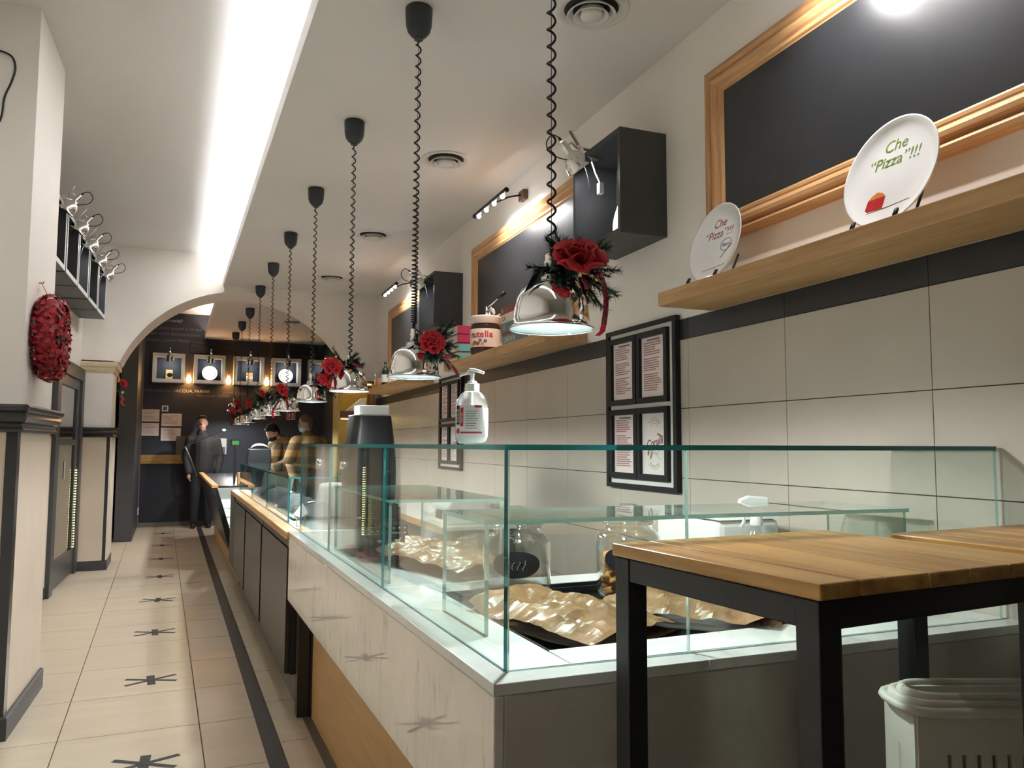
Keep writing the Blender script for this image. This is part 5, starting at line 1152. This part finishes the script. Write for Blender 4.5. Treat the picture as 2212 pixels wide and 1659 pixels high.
# till equipment
t = thing('till_monitor', 'black till monitor seen from behind on the far counter', 'monitor', (.93,9.45,.893)); m = MB(); m.prism([(-.145,.10),(.145,.10),(.13,.375),(-.12,.375)], -.03, .05, Matrix.Rotation(PI/2,4,'X')); m.build('casing', 'device_black', t, bevel=.015); m = MB(); m.cyl((0,0,0), (0,0,.12), .03, n=14); m.build('stand', 'device_black', t)
m = MB(); m.grid(lambda u, v: (.84+.20*u, 9.50-.07*v, 1.272+.055*math.sin(PI*u)**.5*(1-.4*v)), 8, 3); tag(m.build('receipt_sheet', 'paper', solid=.002, smooth=True), 'white paper sheet lying on top of the till monitor', 'paper sheet')
t = thing('customer_display', 'green customer display on a thin black pole at the till', 'display', (.652,9.15,.893)); m = MB(); m.cyl((0,0,0), (0,0,.42), .013, n=10); m.build('pole', 'device_black', t); m = MB(); m.prism([(-.05,.42),(-.035,.395),(.035,.395),(.05,.42),(.05,.475),(-.05,.475)], -.02, .02, Matrix.Rotation(PI/2,4,'X')); m.build('head', 'device_black', t, bevel=.006); m = MB(); m.box(-.035,.035,-.0215,-.02,.42,.462); m.build('screen', 'screen_green', t)
t = thing('bar_arm_lamp', 'long slanted black arm lamp with bright tip above the far counter', 'lamp', (.42,10.95,.901)); m = MB(); m.tube([(-.10,0,0),(-.18,0,.22),(-.25,0,.375)], .012, 8); m.build('post', 'black_plastic', t); m = MB(); m.bar((-.27,0,.375), (.20,0,.595), .03, .014); m.build('arm', 'black_steel', t); m = MB(); m.ball((.215,0,.60), (.022,.014,.012), 10, 6); m.build('bright_tip', 'bulb_far', t, smooth=True)
t = thing('pastry_box', 'small golden pastry box behind the glass at the far counter', 'box', (.72,8.95,.893)); m = MB(); m.box(-.05,.05,-.05,.05,0,.12); m.build('box_body', 'box_orange', t, bevel=.004)

# ================================================================== PEOPLE
def blob(name, parts, mat, parent, vox=.012, smooth=3):
    m = MB()
    for p in parts:
        if p[0] == 'b':
            T = Euler(p[3]).to_matrix().to_4x4() if len(p) > 3 else None
            m.ball(p[1], p[2], 16, 12, T)
        else:
            p0, p1, r0, r1 = Vector(p[1]), Vector(p[2]), p[3], p[4]; pts = []; rs = []
            d = (p1-p0); L_ = d.length; d.normalize()
            for k in range(5): a = PI/2*k/4; pts.append(p0-d*r0*math.cos(a)*.98); rs.append(max(.001, r0*math.sin(a)))
            for k in range(1,4): pts.append(p0+d*L_*k/4); rs.append(r0+(r1-r0)*k/4)
            for k in range(5): a = PI/2*(1-k/4); pts.append(p1+d*r1*math.cos(a)*.98); rs.append(max(.001, r1*math.sin(a)))
            m.tube(pts, rs, 14)
    o = m.build(name, mat, parent)
    r = o.modifiers.new('remesh', 'REMESH'); r.mode = 'VOXEL'; r.voxel_size = vox; r.use_smooth_shade = True
    s = o.modifiers.new('smooth', 'SMOOTH'); s.iterations = smooth; s.factor = .6
    return o
def head_parts(c, face, tilt=0):      # face: yaw angle the face looks to (0 = +x direction), tilt forward
    R = Matrix.Rotation(face,3,'Z') @ Matrix.Rotation(tilt,3,'Y'); g = lambda x,y,z: tuple(Vector(c)+R @ Vector((x,y,z)))
    e = (0, tilt, face)
    return R, g, [('b', g(0,0,.02), (.095,.075,.105), e), ('b', g(.03,0,-.045), (.062,.058,.062), e), ('b', g(.060,0,-.085), (.026,.030,.022), e), ('b', g(.098,0,-.012), (.016,.012,.020), e), ('b', g(.088,0,.012), (.014,.040,.012), e),
                 ('b', g(-.005,.076,-.005), (.018,.010,.030), e), ('b', g(-.005,-.076,-.005), (.018,.010,.030), e)]
def hand_parts(w, dirv, palm_n, k=1.0):
    w, d, n_ = Vector(w), Vector(dirv).normalized(), Vector(palm_n).normalized(); s = d.cross(n_)
    out = [('c', w, w+d*.07*k, .026*k, .034*k)]
    for q, (o_, ln) in enumerate(((-.030,.062),(-.010,.075),(.010,.070),(.029,.054))):
        a = w+d*.085*k+s*o_*k; b_ = a+d*ln*.55*k+n_*.008; c = b_+d*ln*.35*k+n_*.022
        out += [('c', a, b_, .0095, .009), ('c', b_, c, .009, .008)]
    a = w+d*.025*k-s*.030*k; out += [('c', a, a-s*.028+d*.030+n_*.012, .012, .010), ('c', a-s*.028+d*.030+n_*.012, a-s*.030+d*.058+n_*.022, .010, .008)]
    return out
def face_bits(par, g, col='eye_dark', mouth=True):
    for s_ in (-1,1):
        m = MB(); m.ball(g(.083,.030*s_,.004), (.008,.012,.006), 8, 6); m.build('eye', col, par, smooth=True)
        m = MB(); m.ball(g(.088,.031*s_,.026), (.007,.019,.004), 8, 6); m.build('eyebrow', 'hair_black', par, smooth=True)
    if mouth: m = MB(); m.ball(g(.086,0,-.060), (.008,.022,.006), 8, 6); m.build('mouth', 'lip', par, smooth=True)
# standing man by the back wall, facing the viewer
px, py = .475, 13.48
man = thing('person', 'man in dark jacket standing by the back wall facing the viewer', 'person', (px,py,0))
c = (0-.02,0,1.645); R, g, hp = head_parts(c, -PI/2-.1)
body = hp+[('c',(-.02,.02,1.40),(-.02,.01,1.57),.062,.055), ('c',(0,0,1.02),(0,.0,1.24),.14,.15), ('c',(-.19,.0,1.38),(-.235,.02,1.10),.052,.045), ('c',(-.235,.02,1.10),(-.20,-.10,.86),.042,.032), ('c',(.19,.0,1.38),(.245,.02,1.10),.052,.045), ('c',(.245,.02,1.10),(.22,-.08,.86),.042,.032),
       ('c',(-.09,0,.95),(-.10,0,.50),.085,.058), ('c',(-.10,0,.50),(-.105,.01,.10),.054,.038), ('c',(.09,0,.95),(.10,0,.50),.085,.058), ('c',(.10,0,.50),(.105,.01,.10),.054,.038), ('c',(-.105,.02,.05),(-.115,-.12,.04),.036,.030), ('c',(.105,.02,.05),(.115,-.12,.04),.036,.030)]
body += hand_parts((-.20,-.10,.86), (.02,-.2,-1), (1,0,0), .9)+hand_parts((.22,-.08,.86), (-.02,-.2,-1), (-1,0,0), .9)
blob('body', body, 'skin', man, .010, 2)
blob('jacket', [('b',(0,.0,1.20),(.205,.135,.24)), ('c',(-.15,0,1.36),(.15,0,1.36),.085,.085), ('c',(0,0,.92),(0,0,1.30),.175,.18), ('c',(-.19,.0,1.38),(-.245,.02,1.10),.075,.068), ('c',(-.245,.02,1.10),(-.205,-.095,.875),.066,.050), ('c',(.19,.0,1.38),(.255,.02,1.10),.075,.068), ('c',(.255,.02,1.10),(.225,-.075,.875),.066,.050), ('c',(-.02,.03,1.42),(-.02,.03,1.505),.088,.080)], 'dark_jacket', man, .014, 3)
blob('trousers', [('c',(-.09,0,.90),(-.10,0,.50),.105,.078), ('c',(-.10,0,.50),(-.105,.01,.09),.075,.062), ('c',(.09,0,.90),(.10,0,.50),.105,.078), ('c',(.10,0,.50),(.105,.01,.09),.075,.062)], 'dark_trousers', man, .014, 3)
for s_ in (-1,1): blob('shoe', [('c',(.105*s_,.03,.045),(.115*s_,-.13,.040),.045,.040)], 'shoe_black', man, .010, 2)
blob('hair', [('b', g(-.018,0,.055), (.092,.082,.085), (0,0,-PI/2-.1)), ('b', g(-.055,0,.01), (.050,.076,.08), (0,0,-PI/2-.1)), ('b', g(.04,0,.098), (.05,.06,.03), (0,0,-PI/2-.1))], 'hair_black', man, .010, 2)
face_bits(man, g)
m = MB(); m.box(-.06,-.035,-.136,-.133,1.245,1.256); m.build('badge', 'label_white', man)
# staff member leaning over the till, black mask
sx, sy = 1.47, 11.62
st1 = thing('person', 'staff member in brown uniform and black mask leaning over the till', 'person', (sx,sy,0))
c = (-.16,-.13,1.475); R, g, hp = head_parts(c, -PI*.78, .62)
body = hp+[('c',(-.02,-.02,1.33),(-.11,-.09,1.42),.066,.056), ('c',(.04,.05,.95),(.01,.02,1.16),.15,.15), ('c',(-.10,-.17,1.28),(-.16,-.30,1.06),.055,.046), ('c',(-.16,-.30,1.06),(-.36,-.42,1.10),.042,.030), ('c',(.10,-.10,1.28),(.10,-.26,1.05),.055,.046), ('c',(.10,-.26,1.05),(-.16,-.42,1.02),.042,.030), ('c',(-.02,.05,.92),(-.02,.05,.06),.10,.05), ('c',(.16,.08,.92),(.16,.08,.06),.10,.05)]
body += hand_parts((-.36,-.42,1.10), (-1,-.4,-.1), (0,0,-1), .9)+hand_parts((-.16,-.42,1.02), (-1,-.3,-.1), (0,0,-1), .9)
blob('body', body, 'skin_pale', st1, .010, 2)
blob('uniform_shirt', [('b',(.02,.02,1.16),(.205,.165,.22)), ('c',(-.13,-.12,1.30),(.13,-.03,1.30),.095,.10), ('c',(.05,.05,.90),(.0,0,1.26),.185,.19), ('c',(-.10,-.17,1.28),(-.16,-.30,1.06),.080,.068), ('c',(-.16,-.30,1.06),(-.33,-.405,1.09),.064,.045), ('c',(.12,-.10,1.28),(.12,-.26,1.05),.088,.072), ('c',(.12,-.26,1.05),(-.12,-.405,1.025),.066,.046), ('c',(-.03,-.03,1.36),(-.06,-.055,1.40),.082,.072)], 'uniform', st1, .014, 2)
blob('trousers', [('c',(-.02,.05,.92),(-.02,.05,.05),.12,.07), ('c',(.16,.08,.92),(.16,.08,.05),.12,.07)], 'dark_trousers', st1, .014, 2)
blob('hair', [('b', g(-.018,0,.050), (.094,.084,.088), (0,.62,-PI*.78)), ('b', g(-.055,0,.005), (.052,.078,.08), (0,.62,-PI*.78)), ('b', g(.045,0,.095), (.045,.060,.03), (0,.62,-PI*.78))], 'hair_black', st1, .010, 2)
blob('face_mask', [('b', g(.048,0,-.055), (.060,.066,.050), (0,.62,-PI*.78)), ('b', g(.085,0,-.035), (.024,.026,.022), (0,.62,-PI*.78))], 'mask_black', st1, .009, 2)
face_bits(st1, g, mouth=False)
# staff member seen from behind, light blue mask
sx, sy = 1.665, 10.70
st2 = thing('person', 'staff member in brown uniform and pale blue mask, back turned', 'person', (sx,sy,0))
c = (-.02,-.01,1.585); fa = PI*.93; R, g, hp = head_parts(c, fa, .18)
body = hp+[('c',(.02,.0,1.38),(.0,.0,1.52),.066,.060), ('c',(.03,.03,.95),(.03,.02,1.20),.15,.15), ('c',(-.16,-.06,1.33),(-.26,-.10,1.08),.055,.046), ('c',(-.26,-.10,1.08),(-.45,-.14,1.02),.042,.030), ('c',(.22,.03,1.33),(.27,-.02,1.06),.055,.046), ('c',(.27,-.02,1.06),(.10,-.20,.98),.042,.030), ('c',(-.06,.03,.92),(-.06,.03,.06),.10,.05), ('c',(.13,.03,.92),(.13,.03,.06),.10,.05)]
body += hand_parts((-.45,-.14,1.02), (-1,-.1,-.05), (0,0,-1), .9)+hand_parts((.10,-.20,.98), (-1,-.4,-.1), (0,0,-1), .9)
blob('body', body, 'skin', st2, .010, 2)
blob('uniform_shirt', [('b',(.03,.02,1.18),(.225,.165,.24)), ('c',(-.14,-.04,1.34),(.20,.02,1.34),.098,.098), ('c',(.04,.03,.90),(.03,.02,1.28),.195,.20), ('c',(-.16,-.06,1.33),(-.26,-.10,1.08),.084,.070), ('c',(-.26,-.10,1.08),(-.40,-.13,1.03),.066,.048), ('c',(.22,.03,1.33),(.28,-.02,1.06),.086,.072), ('c',(.28,-.02,1.06),(.13,-.17,.99),.066,.048), ('c',(.015,.0,1.42),(.01,.0,1.46),.082,.076)], 'uniform', st2, .014, 2)
blob('trousers', [('c',(-.06,.03,.92),(-.06,.03,.05),.12,.07), ('c',(.13,.03,.92),(.13,.03,.05),.12,.07)], 'dark_trousers', st2, .014, 2)
blob('hair', [('b', g(-.016,0,.046), (.094,.083,.088), (0,.18,fa)), ('b', g(-.052,0,-.012), (.050,.074,.08), (0,.18,fa))], 'hair_brown', st2, .010, 2)
blob('face_mask', [('b', g(.046,0,-.055), (.060,.064,.048), (0,.18,fa)), ('b', g(.086,0,-.035), (.022,.026,.022), (0,.18,fa))], 'mask_blue', st2, .009, 2)
m = MB()
for s_ in (-1,1): m.tube([g(.07,.058*s_,-.03), g(.03,.074*s_,-.005), g(-.012,.082*s_,.012)], .0022, 4)
m.build('mask_loop', 'mask_blue', st2); face_bits(st2, g, mouth=False)
